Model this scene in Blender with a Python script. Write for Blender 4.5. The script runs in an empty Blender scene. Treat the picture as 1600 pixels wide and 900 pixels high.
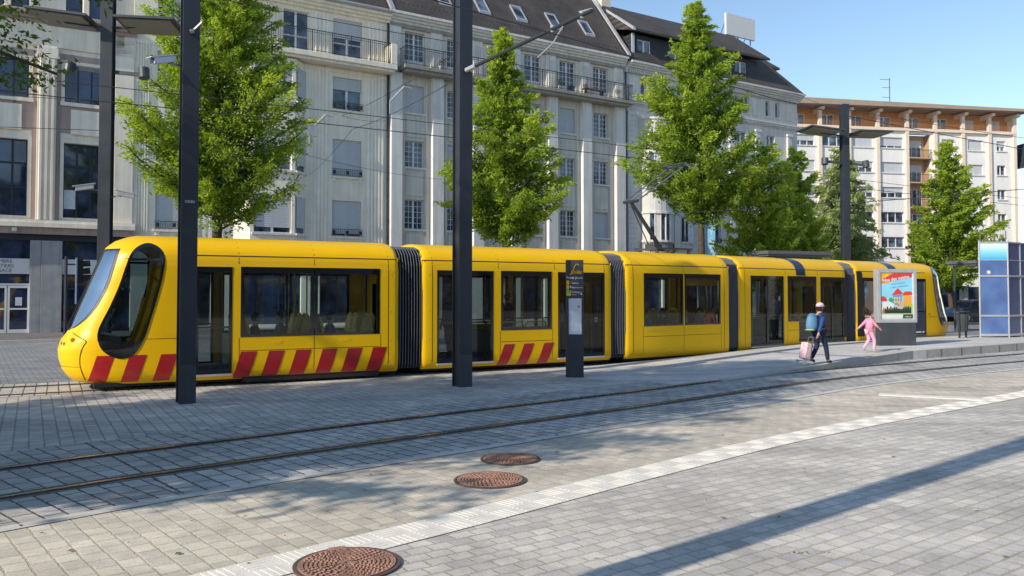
import bpy, bmesh, math, random
import numpy as np
from mathutils import Vector, Matrix
R = math.radians
random.seed(7)
scene = bpy.context.scene
COL = scene.collection
# ------------------------------------------------------------------ helpers
class MB:
    def __init__(s): s.v = []; s.f = []; s.m = []; s.uv = None
    def quad(s, *p, m=0):
        n = len(s.v); s.v += [tuple(q) for q in p]; s.f.append(tuple(range(n, n+len(p)))); s.m.append(m)
    def box(s, x0, x1, y0, y1, z0, z1, m=0):
        n = len(s.v)
        s.v += [(x, y, z) for z in (z0, z1) for y in (y0, y1) for x in (x0, x1)]
        for f in ((0,2,3,1),(4,5,7,6),(0,1,5,4),(2,6,7,3),(0,4,6,2),(1,3,7,5)):
            s.f.append(tuple(n+i for i in f)); s.m.append(m)
    def hexa(s, p, m=0):   # 8 points, same order as box
        n = len(s.v); s.v += [tuple(q) for q in p]
        for f in ((0,2,3,1),(4,5,7,6),(0,1,5,4),(2,6,7,3),(0,4,6,2),(1,3,7,5)):
            s.f.append(tuple(n+i for i in f)); s.m.append(m)
    def bar(s, a, b, w, h=None, m=0, up=(0,0,1)):
        h = h or w; a = Vector(a); b = Vector(b); d = (b-a)
        if d.length < 1e-6: return
        d.normalize(); u = Vector(up)
        if abs(d.dot(u)) > .98: u = Vector((1,0,0))
        x = d.cross(u).normalized(); z = x.cross(d)
        p = []
        for e in (a, b):
            for (i, j) in ((-1,-1),(1,-1),(-1,1),(1,1)):
                p.append(e + x*(i*w/2) + z*(j*h/2))
        s.hexa(p, m)
    def tube(s, pts, r, n=8, m=0, caps=True, r2=None):
        pts = [Vector(p) for p in pts]; rings = []
        L = len(pts)
        for i, p in enumerate(pts):
            d = (pts[min(i+1, L-1)] - pts[max(i-1, 0)]).normalized()
            u = Vector((0,0,1)) if abs(d.z) < .95 else Vector((1,0,0))
            x = d.cross(u).normalized(); y = d.cross(x)
            rr = r[i] if isinstance(r, (list, tuple)) else r
            k = len(s.v)
            s.v += [tuple(p + x*rr*math.cos(2*math.pi*j/n) + y*rr*math.sin(2*math.pi*j/n)) for j in range(n)]
            rings.append(k)
        for i in range(L-1):
            a, b = rings[i], rings[i+1]
            for j in range(n):
                s.f.append((a+j, a+(j+1)%n, b+(j+1)%n, b+j)); s.m.append(m)
        if caps:
            s.f.append(tuple(rings[0]+j for j in range(n))); s.m.append(m)
            s.f.append(tuple(rings[-1]+j for j in reversed(range(n)))); s.m.append(m)
    def disc(s, c, r, n=32, z=None, m=0):
        k = len(s.v); s.v += [(c[0]+r*math.cos(2*math.pi*j/n), c[1]+r*math.sin(2*math.pi*j/n), c[2]) for j in range(n)]
        s.f.append(tuple(range(k, k+n))); s.m.append(m)
    def grid(s, P, m=0):   # P[i][j] points
        k = len(s.v); ni = len(P); nj = len(P[0])
        for r in P: s.v += [tuple(q) for q in r]
        for i in range(ni-1):
            for j in range(nj-1):
                s.f.append((k+i*nj+j, k+i*nj+j+1, k+(i+1)*nj+j+1, k+(i+1)*nj+j)); s.m.append(m)
    def build(s, name, mats, parent=None, smooth=False, bevel=0, fix=True, loc=None, rotz=0, seg=2):
        me = bpy.data.meshes.new(name); me.from_pydata(s.v, [], s.f)
        if not isinstance(mats, (list, tuple)): mats = [mats]
        for x in mats: me.materials.append(x)
        if len(mats) > 1: me.polygons.foreach_set('material_index', s.m)
        if s.uv:
            l = me.uv_layers.new(name='UVMap'); fl = []
            for f in me.polygons:
                for vi in f.vertices: fl += list(s.uv[vi])
            l.data.foreach_set('uv', fl)
        if fix:
            bm = bmesh.new(); bm.from_mesh(me)
            if smooth: bmesh.ops.remove_doubles(bm, verts=bm.verts, dist=1e-4)
            bmesh.ops.recalc_face_normals(bm, faces=bm.faces); bm.to_mesh(me); bm.free()
        if smooth:
            me.polygons.foreach_set('use_smooth', [True]*len(me.polygons))
        o = bpy.data.objects.new(name, me); COL.objects.link(o)
        if parent: o.parent = parent
        if loc is not None: o.location = loc
        o.rotation_euler[2] = rotz
        if smooth:
            md = o.modifiers.new('es', 'EDGE_SPLIT'); md.split_angle = R(38)
        if bevel:
            md = o.modifiers.new('bev', 'BEVEL'); md.width = bevel; md.segments = seg; md.limit_method = 'ANGLE'; md.angle_limit = R(40)
        return o
def tag(o, label=None, cat=None, group=None, kind=None):
    if label: o['label'] = label
    if cat: o['category'] = cat
    if group: o['group'] = group
    if kind: o['kind'] = kind
    return o
def empty(name, loc=(0,0,0), rz=0, label=None, cat=None, group=None, kind=None):
    o = bpy.data.objects.new(name, None); COL.objects.link(o); o.location = loc; o.rotation_euler = (0,0,rz)
    o.empty_display_size = .2
    return tag(o, label, cat, group, kind)
def dup(o, parent=None, loc=None, rz=None):
    c = o.copy(); COL.objects.link(c); c.parent = parent
    if loc is not None: c.location = loc
    if rz is not None: c.rotation_euler = (0,0,rz)
    for ch in list(o.children): dup(ch, c)
    return c
def text(body, size, mat, parent, name='lettering', loc=(0,0,0), rot=(0,0,0), ext=.002, align='CENTER', sx=1.0, shear=0, off=0):
    cu = bpy.data.curves.new(name, 'FONT'); cu.body = body; cu.size = size; cu.extrude = ext; cu.align_x = align; cu.shear = shear; cu.offset = off
    t = bpy.data.objects.new(name, cu); COL.objects.link(t)
    dg = bpy.context.evaluated_depsgraph_get(); me = bpy.data.meshes.new_from_object(t.evaluated_get(dg))
    bpy.data.objects.remove(t); me.materials.clear(); me.materials.append(mat)
    o = bpy.data.objects.new(name, me); COL.objects.link(o); o.parent = parent; o.location = loc; o.rotation_euler = rot; o.scale = (sx,1,1)
    return o
# ------------------------------------------------------------------ materials
def lin(r, g, b):
    f = lambda c: (c/255/12.92) if c/255 <= .04045 else ((c/255+.055)/1.055)**2.4
    return (f(r), f(g), f(b))
def newmat(name):
    m = bpy.data.materials.new(name); m.use_nodes = True; nt = m.node_tree
    return m, nt, nt.nodes['Principled BSDF']
def N(nt, t, **kw):
    n = nt.nodes.new(t)
    for k, v in kw.items():
        if k.startswith('i_'): n.inputs[k[2:].replace('_', ' ')].default_value = v
        else: setattr(n, k, v)
    return n
def mixrgb(nt, blend, fac, a, b):
    n = nt.nodes.new('ShaderNodeMix'); n.data_type = 'RGBA'; n.blend_type = blend
    for i, v in ((0, fac), (6, a), (7, b)):
        if hasattr(v, 'links'): nt.links.new(v, n.inputs[i])
        elif isinstance(v, (int, float)): n.inputs[i].default_value = v
        else: n.inputs[i].default_value = (*v, 1)
    return n.outputs[2]
def ramp(nt, src, stops):
    n = nt.nodes.new('ShaderNodeValToRGB'); nt.links.new(src, n.inputs[0]); e = n.color_ramp.elements
    while len(e) < len(stops): e.new(.5)
    for i, (p, c) in enumerate(stops):
        e[i].position = p; e[i].color = (*((c,)*3 if isinstance(c, (int, float)) else c), 1)
    return n.outputs[0]
def pm(name, col, rough=.6, var=.12, scale=3, metal=0, spec=.5, coat=0, bump=0, bscale=40, streak=0, dirt=0, rvar=.1):
    """procedural principled: base colour broken up by noise, streaks that run down, fine bump"""
    m, nt, p = newmat(name); L = nt.links.new
    tc = N(nt, 'ShaderNodeTexCoord'); co = tc.outputs['Object']
    n1 = N(nt, 'ShaderNodeTexNoise'); n1.inputs['Scale'].default_value = scale; n1.inputs['Detail'].default_value = 6; L(co, n1.inputs['Vector'])
    v = ramp(nt, n1.outputs[0], [(.25, 1-var), (.75, 1+var*.4)])
    c = mixrgb(nt, 'MULTIPLY', 1.0, col, v)
    if streak:
        mp = N(nt, 'ShaderNodeMapping'); mp.inputs['Scale'].default_value = (3.0, 3.0, .18); L(co, mp.inputs[0])
        n2 = N(nt, 'ShaderNodeTexNoise'); n2.inputs['Scale'].default_value = 1.5; n2.inputs['Detail'].default_value = 5; L(mp.outputs[0], n2.inputs['Vector'])
        c = mixrgb(nt, 'MULTIPLY', 1.0, c, ramp(nt, n2.outputs[0], [(.35, 1-streak), (.62, 1.0)]))
    if dirt:
        sp = N(nt, 'ShaderNodeSeparateXYZ'); L(co, sp.inputs[0])
        mr = N(nt, 'ShaderNodeMapRange'); mr.inputs[1].default_value = 0; mr.inputs[2].default_value = dirt; mr.inputs[3].default_value = .6; mr.inputs[4].default_value = 1; L(sp.outputs[2], mr.inputs[0])
        c = mixrgb(nt, 'MULTIPLY', 1.0, c, mr.outputs[0])
    L(c, p.inputs['Base Color'])
    r = N(nt, 'ShaderNodeMapRange'); r.inputs[3].default_value = max(.02, rough-rvar); r.inputs[4].default_value = min(1, rough+rvar); L(n1.outputs[0], r.inputs[0]); L(r.outputs[0], p.inputs['Roughness'])
    p.inputs['Metallic'].default_value = metal; p.inputs['Specular IOR Level'].default_value = spec; p.inputs['Coat Weight'].default_value = coat; p.inputs['Coat Roughness'].default_value = .08
    if bump:
        n3 = N(nt, 'ShaderNodeTexNoise'); n3.inputs['Scale'].default_value = bscale; n3.inputs['Detail'].default_value = 4; L(co, n3.inputs['Vector'])
        b = N(nt, 'ShaderNodeBump'); b.inputs['Strength'].default_value = bump; b.inputs['Distance'].default_value = .01; L(n3.outputs[0], b.inputs['Height']); L(b.outputs[0], p.inputs['Normal'])
    return m
def paver(name, rot, w, h, mort, c1, c2, cm, offset=.5, warp=.012, uv=False, rough=.8, var=.22, bump=.6, vcells=True, stain=.32):
    m, nt, p = newmat(name); L = nt.links.new
    tc = N(nt, 'ShaderNodeTexCoord'); co = tc.outputs['UV' if uv else 'Object']
    mp = N(nt, 'ShaderNodeMapping'); mp.inputs['Rotation'].default_value = (0, 0, -rot); L(co, mp.inputs[0])
    nw = N(nt, 'ShaderNodeTexNoise'); nw.inputs['Scale'].default_value = 3.5; nw.inputs['Detail'].default_value = 3; L(mp.outputs[0], nw.inputs['Vector'])
    sub = N(nt, 'ShaderNodeVectorMath', operation='SUBTRACT'); sub.inputs[1].default_value = (.5,.5,.5); L(nw.outputs['Color'], sub.inputs[0])
    sc = N(nt, 'ShaderNodeVectorMath', operation='SCALE'); sc.inputs['Scale'].default_value = warp*1.5; L(sub.outputs[0], sc.inputs[0])
    ad = N(nt, 'ShaderNodeVectorMath', operation='ADD'); L(mp.outputs[0], ad.inputs[0]); L(sc.outputs[0], ad.inputs[1])
    nw2 = N(nt, 'ShaderNodeTexNoise'); nw2.inputs['Scale'].default_value = 22; nw2.inputs['Detail'].default_value = 2; L(mp.outputs[0], nw2.inputs['Vector'])
    sub2 = N(nt, 'ShaderNodeVectorMath', operation='SUBTRACT'); sub2.inputs[1].default_value = (.5,.5,.5); L(nw2.outputs['Color'], sub2.inputs[0])
    sc2 = N(nt, 'ShaderNodeVectorMath', operation='SCALE'); sc2.inputs['Scale'].default_value = warp*2.2; L(sub2.outputs[0], sc2.inputs[0])
    ad2 = N(nt, 'ShaderNodeVectorMath', operation='ADD'); L(ad.outputs[0], ad2.inputs[0]); L(sc2.outputs[0], ad2.inputs[1])
    b = N(nt, 'ShaderNodeTexBrick', offset=offset); b.inputs['Scale'].default_value = 1; b.inputs['Brick Width'].default_value = w; b.inputs['Row Height'].default_value = h
    b.inputs['Mortar Size'].default_value = mort; b.inputs['Mortar Smooth'].default_value = .35; b.inputs['Color1'].default_value = (*c1, 1); b.inputs['Color2'].default_value = (*c2, 1); b.inputs['Mortar'].default_value = (*cm, 1); b.inputs['Bias'].default_value = 0
    L(ad2.outputs[0], b.inputs['Vector'])
    n1 = N(nt, 'ShaderNodeTexNoise'); n1.inputs['Scale'].default_value = 60; n1.inputs['Detail'].default_value = 5; n1.inputs['Roughness'].default_value = .7; L(co, n1.inputs['Vector'])
    n2 = N(nt, 'ShaderNodeTexNoise'); n2.inputs['Scale'].default_value = .45; n2.inputs['Detail'].default_value = 7; n2.inputs['Roughness'].default_value = .65; L(co, n2.inputs['Vector'])
    n4 = N(nt, 'ShaderNodeTexNoise'); n4.inputs['Scale'].default_value = 5; n4.inputs['Detail'].default_value = 5; L(co, n4.inputs['Vector'])
    c = mixrgb(nt, 'MULTIPLY', 1.0, b.outputs['Color'], ramp(nt, n1.outputs[0], [(.3, 1-var), (.7, 1+var*.6)]))
    c = mixrgb(nt, 'MULTIPLY', 1.0, c, ramp(nt, n2.outputs[0], [(.3, 1-stain), (.6, 1.05)]))
    c = mixrgb(nt, 'MULTIPLY', 1.0, c, ramp(nt, n4.outputs[0], [(.3, .88), (.7, 1.06)]))
    mp3 = N(nt, 'ShaderNodeMapping'); mp3.inputs['Rotation'].default_value = (0,0,-R(38) if not uv else 0); mp3.inputs['Scale'].default_value = (.12,1.6,1); L(co, mp3.inputs[0])
    n5 = N(nt, 'ShaderNodeTexNoise'); n5.inputs['Scale'].default_value = 1.1; n5.inputs['Detail'].default_value = 6; L(mp3.outputs[0], n5.inputs['Vector'])
    c = mixrgb(nt, 'MULTIPLY', 1.0, c, ramp(nt, n5.outputs[0], [(.34, .86), (.55, 1.03)]))
    n6 = N(nt, 'ShaderNodeTexNoise'); n6.inputs['Scale'].default_value = 1.3; n6.inputs['Detail'].default_value = 9; n6.inputs['Roughness'].default_value = .75; L(co, n6.inputs['Vector'])
    c = mixrgb(nt, 'MULTIPLY', 1.0, c, ramp(nt, n6.outputs[0], [(.30, .74), (.42, 1.0)]))
    # small dark spots (gum, oil)
    vo = N(nt, 'ShaderNodeTexVoronoi'); vo.inputs['Scale'].default_value = 1.7; L(co, vo.inputs['Vector'])
    c = mixrgb(nt, 'MULTIPLY', 1.0, c, ramp(nt, vo.outputs['Distance'], [(.025, .55), (.05, 1.0)]))
    L(c, p.inputs['Base Color']); p.inputs['Roughness'].default_value = rough; p.inputs['Specular IOR Level'].default_value = .35
    inv = N(nt, 'ShaderNodeMath', operation='SUBTRACT'); inv.inputs[0].default_value = 1; L(b.outputs['Fac'], inv.inputs[1])
    hh = N(nt, 'ShaderNodeMath', operation='MULTIPLY_ADD'); hh.inputs[1].default_value = .25; L(n1.outputs[0], hh.inputs[0]); L(inv.outputs[0], hh.inputs[2])
    hb = N(nt, 'ShaderNodeMath', operation='MULTIPLY_ADD'); hb.inputs[1].default_value = .5; L(n4.outputs[0], hb.inputs[0]); L(hh.outputs[0], hb.inputs[2])
    bp = N(nt, 'ShaderNodeBump'); bp.inputs['Strength'].default_value = bump; bp.inputs['Distance'].default_value = .012; L(hb.outputs[0], bp.inputs['Height']); L(bp.outputs[0], p.inputs['Normal'])
    return m
def glass(name, tint, refl=.06, rough=.02, gc=1.0, opaque=0.0, base=(.01,.012,.015)):
    """tinted pane: you see through it darkened by the tint, and it mirrors by fresnel"""
    m, nt, p = newmat(name); L = nt.links.new; out = nt.nodes['Material Output']
    tr = N(nt, 'ShaderNodeBsdfTransparent'); tr.inputs[0].default_value = (*tint, 1)
    gl = N(nt, 'ShaderNodeBsdfGlossy'); gl.inputs['Roughness'].default_value = rough; gl.inputs[0].default_value = (.9*gc,.95*gc,1*gc,1)
    tc = N(nt, 'ShaderNodeTexCoord'); ns = N(nt, 'ShaderNodeTexNoise'); ns.inputs['Scale'].default_value = .7; L(tc.outputs['Object'], ns.inputs['Vector'])
    bp = N(nt, 'ShaderNodeBump'); bp.inputs['Strength'].default_value = .12; bp.inputs['Distance'].default_value = .02; L(ns.outputs[0], bp.inputs['Height']); L(bp.outputs[0], gl.inputs['Normal'])
    fr = N(nt, 'ShaderNodeFresnel'); fr.inputs[0].default_value = 1.5
    a = N(nt, 'ShaderNodeMath', operation='ADD'); a.inputs[1].default_value = refl; a.use_clamp = True; L(fr.outputs[0], a.inputs[0])
    df = N(nt, 'ShaderNodeBsdfDiffuse'); df.inputs[0].default_value = (*base, 1)
    m1 = N(nt, 'ShaderNodeMixShader'); m1.inputs[0].default_value = opaque; L(tr.outputs[0], m1.inputs[1]); L(df.outputs[0], m1.inputs[2])
    m2 = N(nt, 'ShaderNodeMixShader'); L(a.outputs[0], m2.inputs[0]); L(m1.outputs[0], m2.inputs[1]); L(gl.outputs[0], m2.inputs[2])
    L(m2.outputs[0], out.inputs[0]); return m
def wglass(name, lo, hi, refl=.25):
    """house window: dark room with blurry curtain tones, plus blue sky reflection painted into the colour of a mirroring pane"""
    m, nt, p = newmat(name); L = nt.links.new
    tc = N(nt, 'ShaderNodeTexCoord'); oi = N(nt, 'ShaderNodeObjectInfo')
    ad = N(nt, 'ShaderNodeVectorMath', operation='ADD'); L(tc.outputs['Object'], ad.inputs[0])
    cx = N(nt, 'ShaderNodeCombineXYZ'); mu = N(nt, 'ShaderNodeMath', operation='MULTIPLY'); mu.inputs[1].default_value = 50; L(oi.outputs['Random'], mu.inputs[0]); L(mu.outputs[0], cx.inputs[0]); L(mu.outputs[0], cx.inputs[2]); L(cx.outputs[0], ad.inputs[1])
    ns = N(nt, 'ShaderNodeTexNoise'); ns.inputs['Scale'].default_value = 1.1; ns.inputs['Detail'].default_value = 2; L(ad.outputs[0], ns.inputs['Vector'])
    L(ramp(nt, ns.outputs[0], [(.4, lo), (.65, hi)]), p.inputs['Base Color'])  # hi tone carries reflected sky as painted colour, besides curtains
    p.inputs['Roughness'].default_value = .04; p.inputs['Specular IOR Level'].default_value = .8; p.inputs['Coat Weight'].default_value = refl
    n2 = N(nt, 'ShaderNodeTexNoise'); n2.inputs['Scale'].default_value = .6; L(ad.outputs[0], n2.inputs['Vector'])
    bp = N(nt, 'ShaderNodeBump'); bp.inputs['Strength'].default_value = .25; bp.inputs['Distance'].default_value = .02; L(n2.outputs[0], bp.inputs['Height']); L(bp.outputs[0], p.inputs['Normal'])
    return m
def slate(name, c1, c2, w, h, cm):
    m, nt, p = newmat(name); L = nt.links.new
    tc = N(nt, 'ShaderNodeTexCoord'); mp = N(nt, 'ShaderNodeMapping'); mp.inputs['Rotation'].default_value = (R(90), 0, 0); L(tc.outputs['Object'], mp.inputs[0])
    b = N(nt, 'ShaderNodeTexBrick'); b.inputs['Scale'].default_value = 1; b.inputs['Brick Width'].default_value = w; b.inputs['Row Height'].default_value = h; b.inputs['Mortar Size'].default_value = .012
    b.inputs['Color1'].default_value = (*c1,1); b.inputs['Color2'].default_value = (*c2,1); b.inputs['Mortar'].default_value = (*cm,1); L(mp.outputs[0], b.inputs['Vector'])
    ns = N(nt, 'ShaderNodeTexNoise'); ns.inputs['Scale'].default_value = .6; ns.inputs['Detail'].default_value = 8; L(tc.outputs['Object'], ns.inputs['Vector'])
    L(mixrgb(nt, 'MULTIPLY', 1.0, b.outputs['Color'], ramp(nt, ns.outputs[0], [(.3,.7),(.7,1.15)])), p.inputs['Base Color'])
    p.inputs['Roughness'].default_value = .7
    bp = N(nt, 'ShaderNodeBump'); bp.inputs['Strength'].default_value = .5; bp.inputs['Distance'].default_value = .02; bp.invert = True; L(b.outputs['Fac'], bp.inputs['Height']); L(bp.outputs[0], p.inputs['Normal'])
    return m
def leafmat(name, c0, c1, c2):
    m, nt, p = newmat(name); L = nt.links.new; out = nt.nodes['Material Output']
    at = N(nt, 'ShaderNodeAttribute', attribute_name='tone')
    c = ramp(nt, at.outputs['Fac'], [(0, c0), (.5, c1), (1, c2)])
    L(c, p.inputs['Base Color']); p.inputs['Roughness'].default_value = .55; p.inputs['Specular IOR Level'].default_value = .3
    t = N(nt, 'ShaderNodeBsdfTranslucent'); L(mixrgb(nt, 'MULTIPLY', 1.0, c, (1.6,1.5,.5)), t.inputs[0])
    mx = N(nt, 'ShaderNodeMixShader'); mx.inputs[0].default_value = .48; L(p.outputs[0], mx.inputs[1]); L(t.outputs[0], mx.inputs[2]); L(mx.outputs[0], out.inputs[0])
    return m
M = {}
M['yellow'] = pm('tram yellow', (.95,.55,.004), .36, .05, 1.2, coat=.08, spec=.22, dirt=.45, rvar=.06)
M['yellow_d'] = pm('grab pole yellow', (.8,.55,.02), .4, .05)
M['red'] = pm('tram red', (.42,.012,.014), .3, .08, 3, coat=.4)
M['black'] = pm('black rubber', (.012,.012,.014), .45, .2, 5)
M['blackgloss'] = pm('black glass surround', (.008,.008,.01), .08, .1, 5, coat=.5, rvar=.03)
M['under'] = pm('underframe', (.02,.019,.018), .8, .3, 5)
M['bellow'] = pm('bellows fabric', (.014,.016,.024), .6, .15, 8)
M['bellow_edge'] = pm('bellows hoop', (.16,.17,.20), .45, .1, 8)
M['navy'] = pm('navy band', (.012,.02,.06), .3, .1, coat=.4)
M['tglass'] = glass('tram window', (.74,.83,.81), .0)
M['dglass'] = glass('tram door glass', (.46,.52,.53), .0)
M['wind'] = glass('windscreen', (.16,.24,.28), .03, gc=.5)
M['cabglass'] = glass('cab side glass', (.40,.48,.50), .0, gc=.7)
M['tfloor'] = pm('tram floor', (.14,.145,.15), .7)
M['tceil'] = pm('tram ceiling', (.75,.77,.77), .6)
M['twall'] = pm('tram inner wall', (.5,.5,.49), .6)
M['seat'] = pm('tram seat shell', (.70,.50,.03), .5, .15, 8)
M['lens'] = pm('lamp lens', (.35,.1,.02), .15, .1, coat=.5)
M['metal'] = pm('grey metal', (.25,.26,.27), .4, .15, 6, metal=.6)
M['silver'] = pm('light aluminium', (.62,.63,.65), .35, .1, 6, metal=.5)
M['anth'] = pm('anthracite paint', (.035,.042,.055), .42, .18, 2.5, spec=.5, streak=.15)
M['anth2'] = pm('anthracite paint light', (.06,.068,.08), .42, .18, 2.5, spec=.5, streak=.15)
M['reflect'] = pm('lamp reflector underside', (.28,.27,.24), .5, .12, 12)
M['white'] = pm('white paint', (.72,.72,.72), .5, .06)
M['wire'] = pm('overhead wire', (.05,.05,.05), .6, .1)
M['steel'] = pm('rail steel', (.34,.31,.28), .28, .25, 14, metal=.85)
M['rust'] = pm('rusty rail side', (.09,.06,.042), .8, .3, 14)
M['groove'] = pm('rail groove', (.015,.014,.013), .8, .3, 10)
M['iron'] = pm('rusty cast iron', (.43,.235,.17), .85, .45, 9, bump=.5, bscale=60)
M['iron_d'] = pm('dark cast iron', (.13,.085,.065), .8, .3, 9)
M['cream'] = pm('cream render', (.90,.83,.70), .9, .10, 1.2, streak=.12, bump=.3)
M['creamflute'] = pm('fluted render', (.90,.86,.78), .9, .1, 1.2, streak=.12, bump=.3)
M['grey'] = pm('grey render', (.69,.65,.58), .9, .12, 1.0, streak=.17, bump=.3)
M['greypil'] = pm('pale grey pilaster', (.75,.73,.70), .9, .11, 1.0, streak=.16, bump=.3)
M['greydark'] = pm('dark grey stone', (.36,.33,.29), .9, .16, 1.4, streak=.2, bump=.3)  # darker grey stone for slab, frieze, joints and a house row
M['stone'] = pm('pale stone', (.89,.81,.69), .9, .12, 1.3, streak=.14, bump=.3)
M['mauve'] = pm('mauve stone', (.46,.36,.33), .9, .18, 1.5, streak=.2, bump=.3)
M['marble'] = pm('grey marble slab', (.38,.38,.40), .5, .22, 2.2, streak=.15)
M['g3'] = pm('grey ashlar', (.66,.64,.60), .9, .13, 1.0, streak=.13, bump=.3)
M['g3l'] = pm('light ashlar', (.70,.69,.67), .9, .12, 1.0, streak=.15)
M['zinc'] = pm('zinc gutter', (.42,.43,.45), .45, .15, 3, metal=.3)
M['slate'] = slate('brown slate', (.085,.068,.06), (.065,.055,.05), .3, .2, (.03,.026,.024))
M['slated'] = slate('dark slate', (.035,.042,.06), (.028,.034,.05), .25, .16, (.015,.018,.025))
M['wglass'] = wglass('house glass', (.012,.018,.03), (.14,.19,.28))
M['wglass2'] = wglass('office glass', (.010,.016,.035), (.035,.06,.14))
M['shutter'] = pm('roller shutter', (.55,.57,.60), .6, .06, 4, streak=.08)
M['wframe'] = pm('white window frame', (.74,.73,.72), .5, .06)
M['dframe'] = pm('dark window frame', (.02,.024,.04), .5, .1)
M['iron_rail'] = pm('wrought iron', (.03,.03,.035), .5, .1)
M['orange'] = pm('orange wall', (.60,.28,.12), .9, .12, 2, streak=.1)
M['peach'] = pm('peach pier', (.78,.63,.52), .9, .08, 2)
M['fwhite'] = pm('white facade', (.82,.80,.78), .9, .08, 1, streak=.08)
M['fconc'] = pm('eave concrete', (.36,.28,.22), .9, .1, 1)
M['bark'] = pm('bark', (.085,.062,.045), .9, .35, 7, bump=.8, bscale=25)
M['leaf'] = leafmat('foliage', (.05,.09,.018), (.205,.315,.036), (.48,.57,.08))
M['leafd'] = leafmat('shaded foliage', (.02,.04,.008), (.06,.12,.015), (.13,.2,.03))  # near corner tree: its shade is put into darker leaf colours
M['leafl'] = leafmat('lit foliage', (.09,.15,.03), (.30,.42,.06), (.58,.66,.13))  # brighter leaf copy, missing sunlight painted into the low trees' colour
M['loggia'] = pm('muted orange render', (.50,.33,.21), .9, .12, 2)
M['leafp'] = leafmat('pale foliage', (.10,.14,.06), (.27,.34,.15), (.50,.56,.28))
M['skin'] = pm('skin', (.55,.33,.24), .6, .05)
M['hair'] = pm('brown hair', (.07,.038,.02), .7, .2, 30)
M['navyc'] = pm('navy trousers', (.012,.022,.06), .85, .15, 8)
M['bluec'] = pm('blue jacket', (.012,.045,.20), .7, .15, 8)
M['pink'] = pm('pink cloth', (.78,.30,.46), .85, .08, 8)
M['pinkl'] = pm('light pink cloth', (.80,.42,.58), .85, .08, 8)
M['pcap'] = pm('pale pink cap', (.75,.52,.55), .8, .05)
M['shoe'] = pm('dark shoe', (.02,.02,.025), .6, .1)
M['shoep'] = pm('pink shoe', (.6,.35,.38), .6, .1)
M['pack'] = pm('pale blue backpack', (.12,.26,.42), .8, .12, 10)
M['lime'] = pm('lime band', (.35,.60,.10), .7, .05)
M['dark'] = pm('dark cloth', (.02,.02,.024), .85, .15)
M['greenc'] = pm('green cloth', (.12,.18,.1), .85, .15)
M['whitec'] = pm('white cloth', (.7,.7,.7), .85, .06)
M['orangeb'] = pm('orange bag', (.8,.2,.03), .7, .06)
M['paper'] = pm('paper', (.62,.66,.72), .6, .1, 6)
M['lblue'] = pm('sky blue print', (.25,.62,.85), .5, .08, 3)
M['carblue'] = pm('dark blue car paint', (.012,.03,.08), .25, .05, coat=.7)
M['concrete'] = pm('kerb concrete', (.52,.49,.44), .85, .16, 4, bump=.4)
M['concl'] = pm('light kerb block', (.66,.64,.59), .85, .12, 4, bump=.4)
M['asphalt'] = pm('asphalt', (.075,.077,.082), .9, .25, 2, bump=.6, bscale=90)
M['tactile'] = pm('cream tactile stone', (.86,.80,.71), .85, .16, 5, bump=.4, bscale=80)
M['tar'] = pm('dark rail bed', (.20,.185,.165), .9, .3, 6, bump=.5)
A40 = R(39.5)
M['setts_r'] = paver('foreground setts', R(36.5), .205, .155, .011, (.77,.71,.635), (.59,.55,.51), (.55,.48,.38), warp=.013, bump=.75)
M['setts_l'] = paver('warm setts', A40+R(90), .215, .175, .011, (.79,.70,.57), (.61,.555,.465), (.60,.51,.39), warp=.013, bump=.7)
M['track_pav'] = paver('track slabs', R(90), .36, .215, .013, (.68,.64,.59), (.49,.47,.44), (.12,.11,.10), uv=True, warp=.012, bump=.8)
M['mid_pav'] = paver('platform slabs', R(30)+R(90), .27, .185, .012, (.72,.67,.60), (.54,.515,.475), (.36,.33,.29), warp=.01, bump=.6)
M['ramp_pav'] = paver('platform deck', R(35), .6, .6, .006, (.68,.65,.61), (.62,.60,.57), (.40,.37,.35), offset=0, warp=.004, bump=.4, stain=.15)
M['road_pav'] = paver('far paving', R(33), .3, .2, .010, (.36,.36,.365), (.29,.295,.305), (.10,.1,.1), warp=.01, bump=.6)
M['side_pav'] = paver('pavement slabs', R(33), .6, .4, .01, (.24,.22,.21), (.2,.19,.185), (.12,.115,.11), warp=.006, bump=.5)
M['border'] = pm('worn concrete edging', (.64,.60,.54), .85, .25, 2.5, bump=.4)
SKYS = .15; SUNE = 5.0
# ------------------------------------------------------------------ curves on the ground
def spline(pts, step=.5):
    P = [Vector((*p, 0)) if len(p) == 2 else Vector(p) for p in pts]; out = []
    P = [P[0]*2-P[1]] + P + [P[-1]*2-P[-2]]
    for i in range(1, len(P)-2):
        n = max(2, int((P[i+1]-P[i]).length/step))
        for k in range(n):
            t = k/n; a, b, c, d = P[i-1:i+3]
            out.append(.5*((2*b)+(c-a)*t+(2*a-5*b+4*c-d)*t*t+(3*b-a-3*c+d)*t**3))
    out.append(P[-2]); return out
def offs(pl, o):
    r = []
    for i, p in enumerate(pl):
        d = (pl[min(i+1, len(pl)-1)]-pl[max(i-1, 0)]); d.z = 0; d.normalize()
        r.append(p+Vector((-d.y, d.x, 0))*o)
    return r
def strip(name, A, B, z, mat, kind='structure', zb=None, uvw=None):
    mb = MB(); mb.uv = []; s = 0
    n = min(len(A), len(B))
    for i in range(n):
        if i: s += ((A[i]-A[i-1]).length+(B[i]-B[i-1]).length)/2
        w = (A[i]-B[i]).length
        mb.v += [(A[i].x, A[i].y, A[i].z+z), (B[i].x, B[i].y, B[i].z+z)]; mb.uv += [(s, w/2), (s, -w/2)]
    for i in range(n-1): mb.f.append((2*i, 2*i+1, 2*i+3, 2*i+2)); mb.m.append(0)
    o = mb.build(name, mat); tag(o, kind=kind); return o
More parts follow.
